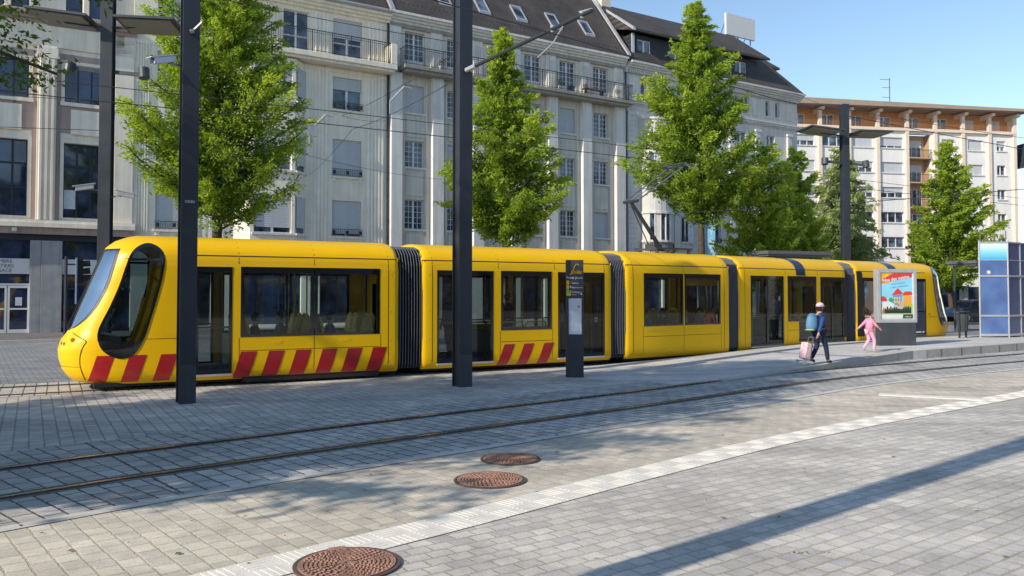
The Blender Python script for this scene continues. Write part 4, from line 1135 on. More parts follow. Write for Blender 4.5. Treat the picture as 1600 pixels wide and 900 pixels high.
# ---- cream house
b1 = bld('apartment_building', 'cream rendered apartment building with fluted wall strips and a top floor balcony')
wb = MB(); ops = []
rows = [(5.40,7.52),(8.95,11.15),(12.92,14.85)]
cols = [(6.35,8.18),(16.02,17.85)]
for a, b in cols:
    for c, d in rows: ops.append((a,b,c,d))
    ops.append((a,b,16.05,18.35))
ops += [(13.04,14.56,16.05,18.35),(10.2,11.72,16.05,18.35)]
for a, b in ((6.0,9.2),(15.3,18.6)): ops.append((a,b,.3,4.2))
ops.append((10.5,14.2,.3,4.2))
wall(wb, 5.2, 19.55, 0, 18.9, 0, ops, .25); wb.quad((19.55,0,0),(19.55,9,0),(19.55,9,18.9),(19.55,0,18.9))
# bay
bz0, bz1 = 4.9, 15.3
bp = [(10.35,0),(11.05,-.75),(13.55,-.75),(14.35,0)]
wb.quad((10.35,0,bz0),(11.05,-.75,bz0),(13.55,-.75,bz0),(14.35,0,bz0)); wb.quad((10.35,0,bz1),(14.35,0,bz1),(13.55,-.75,bz1),(11.05,-.75,bz1))
wall(wb, 11.05, 13.55, bz0, bz1, -.75, [(11.25,13.35,c,d) for c, d in rows], .22)
wb.quad((10.35,0,bz0),(11.05,-.75,bz0),(11.05,-.75,bz1),(10.35,0,bz1))
for (c0, c1) in ((bz0, rows[0][0]),(rows[0][1],rows[1][0]),(rows[1][1],rows[2][0]),(rows[2][1],bz1)):
    wb.quad((13.55,-.75,c0),(14.35,0,c0),(14.35,0,c1),(13.55,-.75,c1))
wb.build('wall', M['cream'], b1, fix=False)
SHT = {(0,0):1,(0,1):1,(0,2):.4,(1,0):.92,(1,1):1,(1,2):.38}
for ci, (a, b) in enumerate(cols):
    for ri, (c, d) in enumerate(rows): win(b1, a, b, c, d, 0, 'casement', SHT[(ci,ri)], rail=True, rev=.25, sillm=M['cream'])
    win(b1, a, b, 16.05, 18.35, 0, 'casement', .5, sill=False, rev=.25)
win(b1, 13.04, 14.56, 16.05, 18.35, 0, 'casement', 0, sill=False, rev=.25); win(b1, 10.2, 11.72, 16.05, 18.35, 0, 'casement', 0, sill=False, rev=.25)
for ri, (c, d) in enumerate(rows):
    win(b1, 11.25, 13.35, c, d, -.75, 'casement', .85 if ri == 0 else .45, rail=False, rev=.22)
    o = win(b1, 13.57, 14.60, c, d, -.75, 'casement1', .84, sill=True, rev=.1); o.location = (13.60, -.66, c); o.rotation_euler[2] = math.atan2(.75,.8); 
for (a, b) in ((6.0,9.2),(15.3,18.6),(10.5,14.2)): win(b1, a, b, .3, 4.2, 0, 'dark3', sill=False, rev=.25)
flute(b1, [(8.35,9.9),(14.65,15.75),(18.2,19.3),(5.35,6.0)], 0, 4.9, 15.3, M['creamflute'], 5, .06)
flute(b1, [(8.5,9.9),(14.85,15.8),(18.2,19.2),(12.0,12.8)], 0, 16.0, 18.4, M['creamflute'], 4, .06)
bs = MB(); bs.box(9.6, 19.72, -1.0, 0, 15.55, 15.85); bs.box(9.8, 19.6, -.85, 0, 15.4, 15.55); bs.build('balcony_slab', M['cream'], b1, bevel=.02)
be = MB(); be.box(19.3, 19.72, -1.0, 0, 15.852, 17.1); be.build('balcony_end_wall', M['cream'], b1, bevel=.04)
railing(b1, 9.7, 19.28, -.95, 15.85, 17.1)
bd = MB(); bd.box(5.2, 19.5, -.05, 0, 15.1, 15.3); bd.box(5.2, 10.3, -.06, 0, 4.72, 4.9); bd.box(14.4, 19.5, -.06, 0, 4.72, 4.9); bd.build('string_course', M['cream'], b1)
cornice(b1, 5.2, 19.6, 18.6, M['cream'], .5, .5, 3)
gt = MB(); gt.tube([(5.2,-.58,19.2),(19.62,-.58,19.2)], .11, 8); gt.build('gutter', M['zinc'], b1)
downpipe(b1, 19.5, .2, 19.0, -.10)
roofplane(b1, 5.2, 19.6, 19.12, 25.5, -.45, 4.6, M['slate'])
fs_ = MB(); fs_.hexa([(19.5,-.55,19.2),(19.78,-.55,19.2),(19.5,4.6,25.6),(19.78,4.6,25.6),(19.5,-.55,19.45),(19.78,-.55,19.45),(19.5,4.6,25.85),(19.78,4.6,25.85)]); fs_.build('roof_flashing', M['zinc'], b1)
# ---- grey house with tall pilasters
b2 = bld('apartment_building', 'grey apartment building with tall flat pilasters, long iron balcony and roof windows')
wb = MB(); ops = []; cs = [21.37+2.98*k for k in range(6)]
rows = [(6.02,7.86),(9.88,11.53),(13.28,15.02)]
for c in cs:
    for z0, z1 in rows: ops.append((c-.66,c+.66,z0,z1))
    ops += [(c-.70,c+.70,16.08,18.36),(c-1.0,c+1.0,.3,4.0)]
wall(wb, 19.55, 38.46, 0, 18.8, 0, ops, .28)
wb.build('wall', M['grey'], b2, fix=False)
shm = {(0,2):1,(2,0):0,(3,2):0,(4,2):1,(5,0):1,(1,1):1,(2,2):1,(3,1):1}
for k, c in enumerate(cs):
    for r, (z0, z1) in enumerate(rows): win(b2, c-.66, c+.66, z0, z1, 0, 'muntin', shm.get((k,r),0), rev=.28)
    win(b2, c-.70, c+.70, 16.08, 18.36, 0, 'muntin', 0, sill=False, rev=.28); win(b2, c-1.0, c+1.0, .3, 4.0, 0, 'dark3', sill=False, rev=.28)
pil = MB(); pil2 = MB(); mids = [(19.62,20.38)]+[(a+1.49-.40, a+1.49+.40) for a in cs[:-1]]+[(37.45,38.3)]
for a, b in mids: pil.box(a, b, -.38, 0, 4.6, 15.6); pil.box(a-.02, b+.02, -.12, 0, 16.05, 18.6)
pil.build('pilaster', M['greypil'], b2, bevel=.02)
flute(b2, [(a+.08, b-.08) for a, b in mids], -.12, 16.3, 18.2, M['greypil'], 5, .05)
sd = MB()
for c in cs:
    for (z0, z1) in ((7.96,9.62),(11.63,13.02)):
        sd.box(c-.60, c+.60, -.05, 0, z0+.12, z1-.08)
    for x in (-.86, .74): sd.box(c+x, c+x+.12, -.10, 0, 5.6, 15.3)
    sd.box(c-.60, c+.60, -.045, 0, 4.9, 5.75)
sd.build('spandrel_panel', M['grey'], b2, bevel=.02)
sh_ = MB(); sh_.box(19.6, 38.44, -.10, 0, 4.3, 4.58); sh_.build('string_course', M['greypil'], b2)
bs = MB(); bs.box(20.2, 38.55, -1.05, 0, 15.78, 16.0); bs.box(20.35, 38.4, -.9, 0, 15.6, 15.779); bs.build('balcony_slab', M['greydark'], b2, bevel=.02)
railing(b2, 20.3, 38.45, -1.0, 16.0, 17.15, step=.14)
cornice(b2, 19.62, 38.46, 18.75, M['greypil'], .6, .6, 4)
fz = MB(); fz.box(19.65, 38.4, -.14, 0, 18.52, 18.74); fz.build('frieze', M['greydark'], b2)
downpipe(b2, 38.5, .2, 18.7, -.16)
hp = MB(); hp.box(38.38, 38.62, -.34, -.1, 18.3, 18.72); hp.build('rainwater_head', M['zinc'], b2)
roofplane(b2, 19.7, 38.46, 19.36, 28.0, -.5, 6.2, M['slate'])
sl = 8.64/6.7
for c in [20.9+2.98*k for k in range(6)]:
    mb = MB(); y0 = .55; y1 = 1.55; zz = lambda y, o=0: 19.36+(y+.5)*sl+o
    def sk(x0,x1,ya,yb,o0,o1,m): mb.hexa([(x,y,zz(y,o)) for o in (o0,o1) for y in (ya,yb) for x in (x0,x1)], m)
    sk(c-.45,c-.36,y0,y1,0,.16,0); sk(c+.36,c+.45,y0,y1,0,.16,0); sk(c-.36,c+.36,y0,y0+.08,0,.16,0); sk(c-.36,c+.36,y1-.08,y1,0,.16,0); 
    o = mb.build('roof_window', M['zinc'], b2)
    m2 = MB(); m2.quad((c-.36,y0+.08,zz(y0+.08,.10)),(c+.36,y0+.08,zz(y0+.08,.10)),(c+.36,y1-.08,zz(y1-.08,.10)),(c-.36,y1-.08,zz(y1-.08,.10))); m2.build('pane', M['wglass'], o, fix=False)
sg_ = MB()
for k in range(60):
    s = 20+k*.31; sg_.box(s, s+.05, .05, .12, 20.02, 20.14)
sg_.build('snow_guard', M['dframe'], b2)
# party wall flashing and chimney
fs_ = MB(); fs_.hexa([(38.40,-.58,19.4),(38.66,-.58,19.4),(38.40,6.2,28.1),(38.66,6.2,28.1),(38.40,-.58,19.62),(38.66,-.58,19.62),(38.40,6.2,28.35),(38.66,6.2,28.35)]); fs_.build('roof_flashing', M['silver'], b2)
# ---- grey ashlar building
b3 = bld('corner_building', 'grey ashlar building with slate dormer and white roof billboard, partly behind the tall tree')
wb = MB(); ops = []
pairs = [41.0+3.5*k for k in range(5)]
pairs = [40.95, 44.7, 47.9, 51.1, 54.85]
for c in pairs:
    for dx in (-.86, .34): ops.append((c+dx, c+dx+.56, 16.9, 18.2))
lowr = [(6.0,7.95),(10.25,12.45)]
c3 = [44.75, 48.0, 51.05, 54.6]
for c in c3:
    for z0, z1 in lowr: ops.append((c-.52,c+.52,z0,z1))
    ops.append((c-.52,c+.52,13.9,15.3)); ops.append((c-1,c+1,.3,4))
ops.append((39.6,42.2,.3,4))
wall(wb, 38.46, 58.05, 0, 18.6, 0, ops, .25)
wb.quad((58.05,0,0),(58.05,12,0),(58.05,12,18.6),(58.05,0,18.6))
# rounded bay
NB = 10; by = lambda t: -1.15*math.sin(math.pi*t); bxs = lambda t: 40.1+2.9*t
bayz = [4.9,6.0,7.95,10.25,12.45,15.0]
for k in range(NB):
    t0_, t1_ = k/NB, (k+1)/NB; x0, x1 = 40.05+1.45*(1-math.cos(math.pi*t0_)), 40.05+1.45*(1-math.cos(math.pi*t1_)); y0, y1 = -1.15*math.sin(math.pi*t0_), -1.15*math.sin(math.pi*t1_)
    for a, b in zip(bayz, bayz[1:]):
        if (a, b) in ((6.0,7.95),(10.25,12.45)) and k in (2,4,5,7): continue
        wb.quad((x0,y0,a),(x1,y1,a),(x1,y1,b),(x0,y0,b))
wb.quad(*[(40.05+1.45*(1-math.cos(math.pi*k/NB)), -1.15*math.sin(math.pi*k/NB), 15.0) for k in range(NB+1)])
wb.build('wall', M['g3'], b3, fix=False)
bw = MB()
for k in (2,4,5,7):
    for a, b in ((6.0,7.95),(10.25,12.45)):
        t0_, t1_ = k/NB, (k+1)/NB; x0, x1 = 40.05+1.45*(1-math.cos(math.pi*t0_)), 40.05+1.45*(1-math.cos(math.pi*t1_)); y0, y1 = -1.12*math.sin(math.pi*t0_), -1.12*math.sin(math.pi*t1_)
        bw.quad((x0,y0+.03,a),(x1,y1+.03,a),(x1,y1+.03,b),(x0,y0+.03,b))
bw.build('bay_window', M['wglass'], b3, fix=False)
bf = MB()
for k in (2,3,4,5,6,7,8):
    t0_ = k/NB; x0 = 40.05+1.45*(1-math.cos(math.pi*t0_)); y0 = -1.15*math.sin(math.pi*t0_)
    for a, b in ((6.0,7.95),(10.25,12.45)): bf.box(x0-.04, x0+.04, y0-.03, y0+.05, a, b)
for z in (5.85,7.96,10.1,12.46,15.0):
    for k in range(NB):
        t0_, t1_ = k/NB, (k+1)/NB; x0, x1 = 40.05+1.45*(1-math.cos(math.pi*t0_)), 40.05+1.45*(1-math.cos(math.pi*t1_)); y0, y1 = -1.2*math.sin(math.pi*t0_), -1.2*math.sin(math.pi*t1_)
        bf.bar((x0,y0,z+.06),(x1,y1,z+.06),.16,.14)
bf.build('bay_trim', M['g3l'], b3)
r = MB()
for k in range(NB*3+1):
    t = k/(NB*3); x = 40.05+1.45*(1-math.cos(math.pi*t)); y = -1.22*math.sin(math.pi*t)-.02; r.bar((x,y,4.95),(x,y,5.75),.025)
for z in (4.98,5.72):
    for k in range(NB): 
        t0_, t1_ = k/NB, (k+1)/NB; r.bar((40.05+1.45*(1-math.cos(math.pi*t0_)),-1.22*math.sin(math.pi*t0_)-.02,z),(40.05+1.45*(1-math.cos(math.pi*t1_)),-1.22*math.sin(math.pi*t1_)-.02,z),.035)
r.build('bay_railing', M['iron_rail'], b3)
for c in pairs:
    for dx in (-.86, .34): win(b3, c+dx, c+dx+.56, 16.9, 18.2, 0, 'casement1', 0, rev=.25)
for i, c in enumerate(c3):
    for z0, z1 in lowr: win(b3, c-.52, c+.52, z0, z1, 0, 'casement', 0, rev=.25, rail=True)
    win(b3, c-.52, c+.52, 13.9, 15.3, 0, 'casement', 0, rev=.25); win(b3, c-1, c+1, .3, 4, 0, 'dark3', sill=False, rev=.25)
win(b3, 39.6, 42.2, .3, 4, 0, 'dark3', sill=False, rev=.25)
tr_ = MB()
for z, h, o in ((16.15,.16,.16),(16.31,.12,.24),(13.3,.22,.12),(4.5,.3,.15)): tr_.box(38.7, 58.05+o, -o, 0, z, z+h)
for a in (43.35, 46.3, 49.5, 52.6, 56.6): tr_.box(a, a+.55, -.18, 0, 4.9, 15.4); tr_.box(a-.08, a+.63, -.24, 0, 15.41, 15.62)
for a in (38.75,): tr_.box(a, a+.9, -.14, 0, 4.9, 15.4); tr_.box(a-.05, a+.98, -.2, 0, 15.2, 15.5)
for a in (38.95, 42.55, 46.0, 49.2, 52.4, 56.5):
    tr_.box(a, a+.85, -.05, 0, 16.8, 18.2)
tr_.build('stone_trim', M['g3l'], b3, bevel=.015)
dn = MB()
for k in range(96): s = 38.8+k*.2; dn.box(s, s+.1, -.28, -.02, 18.38, 18.56)
dn.build('dentils', M['g3l'], b3); dn = MB()
for k in range(96): s = 38.8+k*.2; dn.box(s, s+.1, -.12, -.0, 16.02, 16.14)
dn.build('dentils', M['g3l'], b3)
cornice(b3, 38.7, 58.4, 18.62, M['g3l'], .7, .55, 4)
mu_ = MB()
for z in [5.3+.38*k for k in range(27)]:
    mu_.box(42.95, 43.3, -.003, .0, z, z+.012); mu_.box(56.2, 56.5, -.003, 0, z, z+.012); mu_.box(38.8, 39.6, -.145, -.14, z, z+.014)
mu_.build('masonry_joint', M['greydark'], b3)
roofplane(b3, 38.5, 58.4, 19.17, 24.5, -.6, 3.9, M['slate'], hipR=3.2)
dm = MB(); wall(dm, 39.5, 53.3, 19.5, 21.5, .25, [(a, a+1.35, 19.95, 21.15) for a in (40.0, 43.3, 46.6, 50.6)], .15); dm.quad((53.3,.25,19.5),(53.3,3,19.5),(53.3,3,21.5),(53.3,.25,21.5)); dm.quad((39.5,.25,19.5),(39.5,.25,21.5),(39.5,3,21.5),(39.5,3,19.5))
dm.build('dormer', M['slated'], b3, fix=False)
for a in (40.0, 43.3, 46.6, 50.6): win(b3, a, a+1.35, 19.95, 21.15, .25, 'casement', 0, rev=.15)
dr_ = MB(); dr_.hexa([(39.0,-.45,21.5),(54.1,-.45,21.5),(39.0,3.5,22.6),(54.1,3.5,22.6),(39.0,-.45,21.68),(54.1,-.45,21.68),(39.0,3.5,24.6),(54.1,3.5,24.6)]); dr_.build('dormer_roof', M['slate'], b3)
dt = MB(); dt.box(39.4,39.62,.12,.249,19.4,21.5); dt.hexa([(38.95,-.5,21.5),(39.25,-.5,21.5),(38.95,2.6,23.7),(39.15,2.6,23.7),(38.95,-.5,21.72),(39.15,-.5,21.72),(38.95,2.6,23.9),(39.15,2.6,23.9)]); dt.build('dormer_flashing', M['silver'], b3)
# second dormer on the hip side
d2 = MB(); d2.box(56.3, 57.9, 2.6, 5, 20.6, 22.0); d2.build('side_dormer', M['slated'], b3)
d2 = MB(); d2.hexa([(55.6,2.2,22.0),(58.6,2.2,22.0),(55.6,5.4,22.0),(58.6,5.4,22.0),(55.6,2.2,22.15),(58.6,2.2,22.15),(55.6,3.8,23.6),(57.0,3.8,23.6)]); d2.build('side_dormer_roof', M['slate'], b3)
ch = MB(); ch.box(39.0, 39.9, 3.2, 4.0, 23.5, 26.6); ch.box(38.92,39.98,3.1,4.1,26.6,26.8); ch.build('chimney', M['peach'], b3)
bb = MB(); bb.hexa([(53.3,3.6,24.7),(57.0,3.6,24.7),(53.3,3.8,24.7),(57.0,3.8,24.7),(53.3,3.6,26.6),(57.0,3.6,26.6),(53.3,3.8,26.6),(57.0,3.8,26.6)]); bbo = bb.build('billboard', M['white'], b3)
bq = MB()
for s in (53.6, 55.1, 56.7): bq.bar((s,3.9,24.3),(s,3.9,26.5),.08); bq.bar((s,4.9,24.3),(s,3.9,26.2),.06)
bq.build('billboard_frame', M['metal'], bbo)
# vertical shop signs on the corner building
def vsign(s, z0, z1, w, letters, label, size, back, fore, y=-.5):
    t = empty('shop_sign', tuple(fpt(s, 0)), FT-R(20), label, 'sign')
    mb = MB(); mb.box(-w/2, w/2, y-.06, y+.06, z0, z1); mb.build('panel', back, t)
    mb = MB(); mb.bar((0,y,z0+.4),(0,.3,z0+.4),.05); mb.bar((0,y,z1-.4),(0,.3,z1-.4),.05); mb.build('bracket', M['metal'], t)
    n_ = len(letters)
    for k, ch_ in enumerate(letters): text(ch_, size, fore, t, 'letter', (0, y-.062, z1-(k+.82)*(z1-z0)/n_), (R(90),0,0), ext=.004, off=.012)
vsign(47.05, 3.9, 8.4, .62, 'VOYAGES', 'pale blue vertical shop sign with white letters, right of the tree trunk', .62, M['lblue'], M['white'], -.6)
vsign(45.05, 5.95, 7.7, .42, 'TOURS', 'small white vertical sign with blue letters in a first floor window', .34, M['white'], M['lblue'], -.22)
# ---- far building with orange loggias
b4 = bld('apartment_block', 'white and orange apartment block with open top gallery under a flat overhanging roof', (32.8,95.8,0), R(10))
wb = MB(); pier = [-4.7,-.95,2.8,6.5,10.2,14.0,17.75,21.45,25.05,28.5]
fl = [20.48-2.95*k for k in range(7)]
kinds = {0:(-.0,0),1:(0,0)}
ops = []; wl = []
for k, (a, b) in enumerate(zip(pier, pier[1:])):
    c = (a+b)/2+.2; w = [1.5,1.3,1.5,1.3,1.5,0,.85,1.0,.6][k]
    for r, zt in enumerate(fl):
        if w == 0: continue
        hz = 1.25 if w > .7 else 1.2
        ops.append((c-w, c+w, zt-hz, zt)) ; wl.append((c-w, c+w, zt-hz, zt, k, r))
ops.append((14.35,17.45,1.5,20.98))
wall(wb, -6, 28.8, 0, 21.25, 0, ops, .3); wb.quad((28.8,0,0),(28.8,14,0),(28.8,14,23.8),(28.8,0,23.8)); wb.build('wall', M['fwhite'], b4, fix=False)
rn = random.Random(3)
for (a, b, c, d, k, r) in wl:
    if d < 5: continue
    st = 'three' if b-a > 1.9 else 'casement'
    sh = rn.choice([0,0,0,.55,1]) if (k, r) not in ((4,0),(7,0)) else (.8 if k == 4 else 1)
    win(b4, a, b, c, d, 0, st, sh, sill=True, rev=.3)
lo = MB(); lo.box(14.3, 17.5, 1.2, 1.3, 1.5, 21.0); lo.box(14.2,14.34,.31,1.19,1.5,21.0); lo.box(17.46,17.6,.31,1.19,1.5,21.0); lo.build('loggia_wall', M['loggia'], b4)
lf = MB(); lr = MB()
for zt in fl:
    lf.box(14.36, 17.44, -.25, 1.2, zt-2.45, zt-2.3)
    lr.bar((14.36,-.2,zt-1.4),(17.44,-.2,zt-1.4),.06)
    for k in range(22): lr.bar((14.4+k*.14,-.2,zt-2.3),(14.4+k*.14,-.2,zt-1.4),.025)
    lr.build('loggia_railing', M['iron_rail'], b4); lr = MB()
lf.build('loggia_floor', M['loggia'], b4)
for r in range(5): win(b4, 15.0, 17.0, fl[r]-2.25, fl[r]-.1, 1.0, 'three', .4 if r < 2 else 0, sill=False, rev=.2)
pr_ = MB()
for a in pier: pr_.box(a-.0, a+.42, -.28, 0, 0, 21.25); 
for k, a in enumerate(pier): pr_.box(a-.0, a+.42, -.3, .05, 21.6, 23.6); pr_.hexa([(a-.02,-.9,23.35),(a+.44,-.9,23.35),(a-.02,1.9,23.0),(a+.44,1.9,23.0),(a-.02,-.9,23.65),(a+.44,-.9,23.65),(a-.02,1.9,23.65),(a+.44,1.9,23.65)])
pr_.build('pier', M['peach'], b4)
sb = MB(); sb.box(-6, 28.95, -.32, 2, 21.27, 21.6); sb.build('gallery_floor', M['peach'], b4)
og = MB(); wall(og, -6, 28.8, 21.6, 23.7, 1.1, [(a+1.0, a+2.7, 21.62, 23.1) for a in pier[:-1]], .1); og.build('gallery_wall', M['orange'], b4, fix=False)
for k, a in enumerate(pier[:-1]): win(b4, a+1.0, a+2.7, 21.62, 23.1, 1.1, 'casement', 1 if k > 6 else 0, sill=False, rev=.1)
gr_ = MB()
for a, b in zip(pier, pier[1:]):
    gr_.bar((a+.42,-.2,22.4),(b,-.2,22.4),.03); n_ = int((b-a-.42)/.2)
    for k in range(n_): gr_.bar((a+.42+k*.2,-.2,21.6),(a+.42+k*.2,-.2,22.4),.018)
gr_.build('gallery_railing', M['orange'], b4)
rf = MB(); rf.hexa([(-7,-1.6,23.72),(30.0,-1.6,23.85),(-7,14,23.72),(30.0,14,23.85),(-7,-1.6,24.5),(30.0,-1.6,24.15),(-7,14,24.5),(30.0,14,24.15)]); rf.build('flat_roof', M['fconc'], b4)
an = MB(); an.bar((14.2,3,24.3),(14.2,3,28.4),.08)
for z, w in ((28.2,1.0),(27.2,.8),(26.0,.8),(25.2,.7)): an.bar((14.2-w*1.3,3,z),(14.3,3,z),.05)
an.build('antenna', M['metal'], b4)
bx_ = MB(); bx_.box(9.6,14.6,2,5,24.3,24.9); bx_.box(5.5,6.3,2,3,24.3,25.2); bx_.build('roof_hut', M['fconc'], b4)
aw = MB()
for a in (2.8, 10.2, 17.75): aw.hexa([(a,-1.6,2.9),(a+3.4,-1.6,2.9),(a,-.3,3.3),(a+3.4,-.3,3.3),(a,-1.6,3.1),(a+3.4,-1.6,3.1),(a,-.3,3.6),(a+3.4,-.3,3.6)])
aw.build('awning', M['white'], b4)
gf = MB()
for a in pier[:-1]: gf.box(a+.7, a+3.2, -.02, .05, .3, 2.8)
gf.build('shopfront', M['wglass2'], b4)
# far right pale building
b5 = bld('townhouse', 'pale townhouse with dark mansard roof at the right edge, beyond the orange block', (62.9,97.5,0), R(12))
wb = MB(); ops = [(2+3.2*k, 3.2+3.2*k, z, z+1.7) for k in range(5) for z in (4.5,8,11.5,14.6)]
wall(wb, 0, 18, 0, 17.2, 0, ops, .2); wb.build('wall', M['fwhite'], b5, fix=False)
for (a, b, c, d) in ops: win(b5, a, b, c, d, 0, 'casement', 0, rev=.2)
roofplane(b5, -.2, 18.2, 17.2, 20.6, -.3, 1.6, M['slated'], hipL=1.2); cornice(b5, -.2, 18, 17.0, M['fwhite'], .4, .3, 2)

# things standing on the long balcony of the grey building
def onbal(s, y=-.7): v = fpt(s, y, 16.0); return (v.x, v.y, v.z)
def pot(s, label, mat, plant=True, r=.16, h=.3):
    t = empty('plant_pot', onbal(s), 0, label, 'plant pot')
    mb = MB(); mb.tube([(0,0,0),(0,0,h)], [r*.8, r], 12); mb.build('pot', mat, t)
    if plant:
        rn2 = random.Random(int(s*10)); mb = MB()
        for k in range(90):
            p = Vector((rn2.gauss(0,.13), rn2.gauss(0,.13), h+.1+.35*rn2.random())); d = Vector((rn2.gauss(0,1),rn2.gauss(0,1),rn2.gauss(0,1))).normalized(); q = d.orthogonal().normalized()
            mb.quad(p-d*.06, p+q*.02, p+d*.06, p-q*.02)
        mb.build('foliage', M['leaf'], t, fix=False)
pot(22.9, 'potted plant on the long balcony, nearest the cream house', M['concl']); pot(32.1, 'potted plant on the long balcony, left of the blue tub', M['concl'])
pot(33.0, 'blue tub on the long balcony between two doors', M['bluec'], False, .26, .42); pot(34.3, 'potted plant on the long balcony behind the wooden bench', M['cream']); pot(37.3, 'potted plant at the right end of the long balcony', M['cream'])
t = empty('bench', onbal(35.0), FT, 'small wooden bench on the long balcony', 'bench')
mb = MB()
for k in range(3): mb.box(-.9,.9,-.2+.14*k,-.08+.14*k,.42,.46)
mb.build('seat', M['orange'], t, bevel=.005); mb = MB()
for x in (-.8,.74): mb.box(x,x+.06,-.2,.2,0,.42)
mb.build('leg', M['iron_d'], t)
# ------------------------------------------------------------------ trees
def tree(label, base, H, z0, prof, seed, n=9000, trunk_r=.16, leaf=(.13,.05), mat='leaf', droop=.0, rise=.55, dens=1.0, grp='young street trees in a row behind the tram', name='street_tree', plume=.30, trunk_h=None, nb=None):
    rnd = random.Random(seed); rs = np.random.RandomState(seed)
    t = empty(name, (base[0], base[1], 0), 0, label, 'tree', grp)
    mb = MB(); pts = []; x = y = 0
    for k in range(13):
        z = (H*.96)*k/12; pts.append((x, y, z)); x += rnd.gauss(0, .05); y += rnd.gauss(0, .05)
    mb.tube(pts, [trunk_r*(1-.93*(k/12))**.9+.012+(.06 if k == 0 else 0) for k in range(13)], 10)
    def tp(z): k = min(11, max(0, int(z/(H*.96)*12))); a, b = Vector(pts[k]), Vector(pts[k+1]); f = (z-a.z)/(b.z-a.z); return a.lerp(b, f)
    C = []; D = []; Rr = []
    NBR = nb or int((H-z0)*9)
    for i in range(NBR):
        f = ((i+rnd.random())/NBR); z = z0+(H-z0)*f; az = i*2.399+rnd.gauss(0,.35)
        Rm = interp(prof, f)*(.50+.56*rnd.random()+.10*math.sin(az*2+z*1.7)) 
        if rnd.random() < .10: Rm *= 1.14
        zs = max(.8, z-Rm*rise*.9); p0 = tp(zs); d = Vector((math.cos(az), math.sin(az), 0))
        bp_ = []; K = 6
        for k in range(K+1):
            u = k/K; up_ = rise*Rm*(u**1.5)-droop*Rm*max(0, u-.5)**1.3*2
            q = p0+d*Rm*u+Vector((rnd.gauss(0,.05)*Rm*.4, rnd.gauss(0,.05)*Rm*.4, up_)); bp_.append(q)
        mb.tube(bp_, [(.02+.012*Rm)*(1-.8*k/K)+.006 for k in range(K+1)], 5, caps=False)
        m_ = max(4, int(Rm*9))
        for k in range(m_):
            u = .22+.80*(k+rnd.random())/m_; j = min(K-1, int(u*K)); q = bp_[j].lerp(bp_[min(K, j+1)], min(1.2, u*K-j))
            sp = plume*(.55+.5*Rm/3)*(1.15-.55*u)
            q = q+Vector((rnd.gauss(0,sp*.8), rnd.gauss(0,sp*.8), rnd.gauss(0,sp*.55)))
            C.append(q); dd = Vector((d.x+rnd.gauss(0,.5), d.y+rnd.gauss(0,.5), .35+rnd.gauss(0,.35)-droop)); D.append(dd.normalized()); Rr.append(sp)
        # side twigs
    mb.build('trunk', M['bark'], t, smooth=True)
    C = np.array([tuple(c) for c in C]); D = np.array([tuple(d) for d in D]); Rr = np.array(Rr)
    per = max(3, int(n*dens/len(C))); nn = len(C)*per
    c = np.repeat(C, per, 0); d = np.repeat(D, per, 0); rr = np.repeat(Rr, per)[:, None]
    ctone = np.repeat(rs.rand(len(C)), per)
    tpos = rs.rand(nn, 1)*2-1
    pos = c+d*tpos*rr*1.5+rs.normal(size=(nn, 3))*rr*np.array([[.42,.42,.34]])
    ax = d*.9+rs.normal(size=(nn, 3))*.55; ax[:, 2] -= .25+droop*.6; ax /= np.linalg.norm(ax, axis=1)[:, None]
    sd = np.cross(ax, rs.normal(size=(nn, 3))); sd /= np.linalg.norm(sd, axis=1)[:, None]+1e-9
    sc = (.6+.8*rs.rand(nn, 1)); l = ax*leaf[0]*sc; w = sd*leaf[1]*sc
    V = np.stack([pos-l*.5, pos+w*.5, pos+l*.5, pos-w*.5], 1).reshape(-1, 3)
    me = bpy.data.meshes.new('crown'); me.vertices.add(nn*4); me.vertices.foreach_set('co', V.astype(np.float32).ravel())
    me.loops.add(nn*4); me.loops.foreach_set('vertex_index', np.arange(nn*4, dtype=np.int32)); me.polygons.add(nn)
    me.polygons.foreach_set('loop_start', np.arange(0, nn*4, 4, dtype=np.int32)); me.polygons.foreach_set('loop_total', np.full(nn, 4, dtype=np.int32))
    me.update(calc_edges=True)
    # tone: inner/lower darker, clump variation
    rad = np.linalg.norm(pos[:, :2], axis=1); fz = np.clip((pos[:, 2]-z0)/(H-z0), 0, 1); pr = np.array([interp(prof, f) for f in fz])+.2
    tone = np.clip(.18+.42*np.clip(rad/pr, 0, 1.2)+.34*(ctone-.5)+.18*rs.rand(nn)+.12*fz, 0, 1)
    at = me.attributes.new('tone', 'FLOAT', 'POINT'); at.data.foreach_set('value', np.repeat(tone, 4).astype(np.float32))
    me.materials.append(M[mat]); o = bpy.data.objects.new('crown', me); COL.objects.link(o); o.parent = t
    return t
con = [(0,.55),(.1,.9),(.3,1.0),(.55,.8),(.8,.45),(1,.1)]
def pf(k, tab=con): return [(a, b*k) for a, b in tab]
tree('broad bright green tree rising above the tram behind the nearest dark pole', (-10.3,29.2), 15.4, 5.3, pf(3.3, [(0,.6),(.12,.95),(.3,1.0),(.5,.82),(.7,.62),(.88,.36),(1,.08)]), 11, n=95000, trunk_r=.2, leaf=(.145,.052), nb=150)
tree('slender pointed green tree behind the tram, just right of the middle dark pole', (-.35,34.2), 12.9, 4.6, pf(2.7, [(0,.5),(.12,.9),(.35,1.0),(.5,.72),(.7,.45),(.9,.2),(1,.05)]), 23, n=70000, trunk_r=.16, leaf=(.15,.056), nb=105)
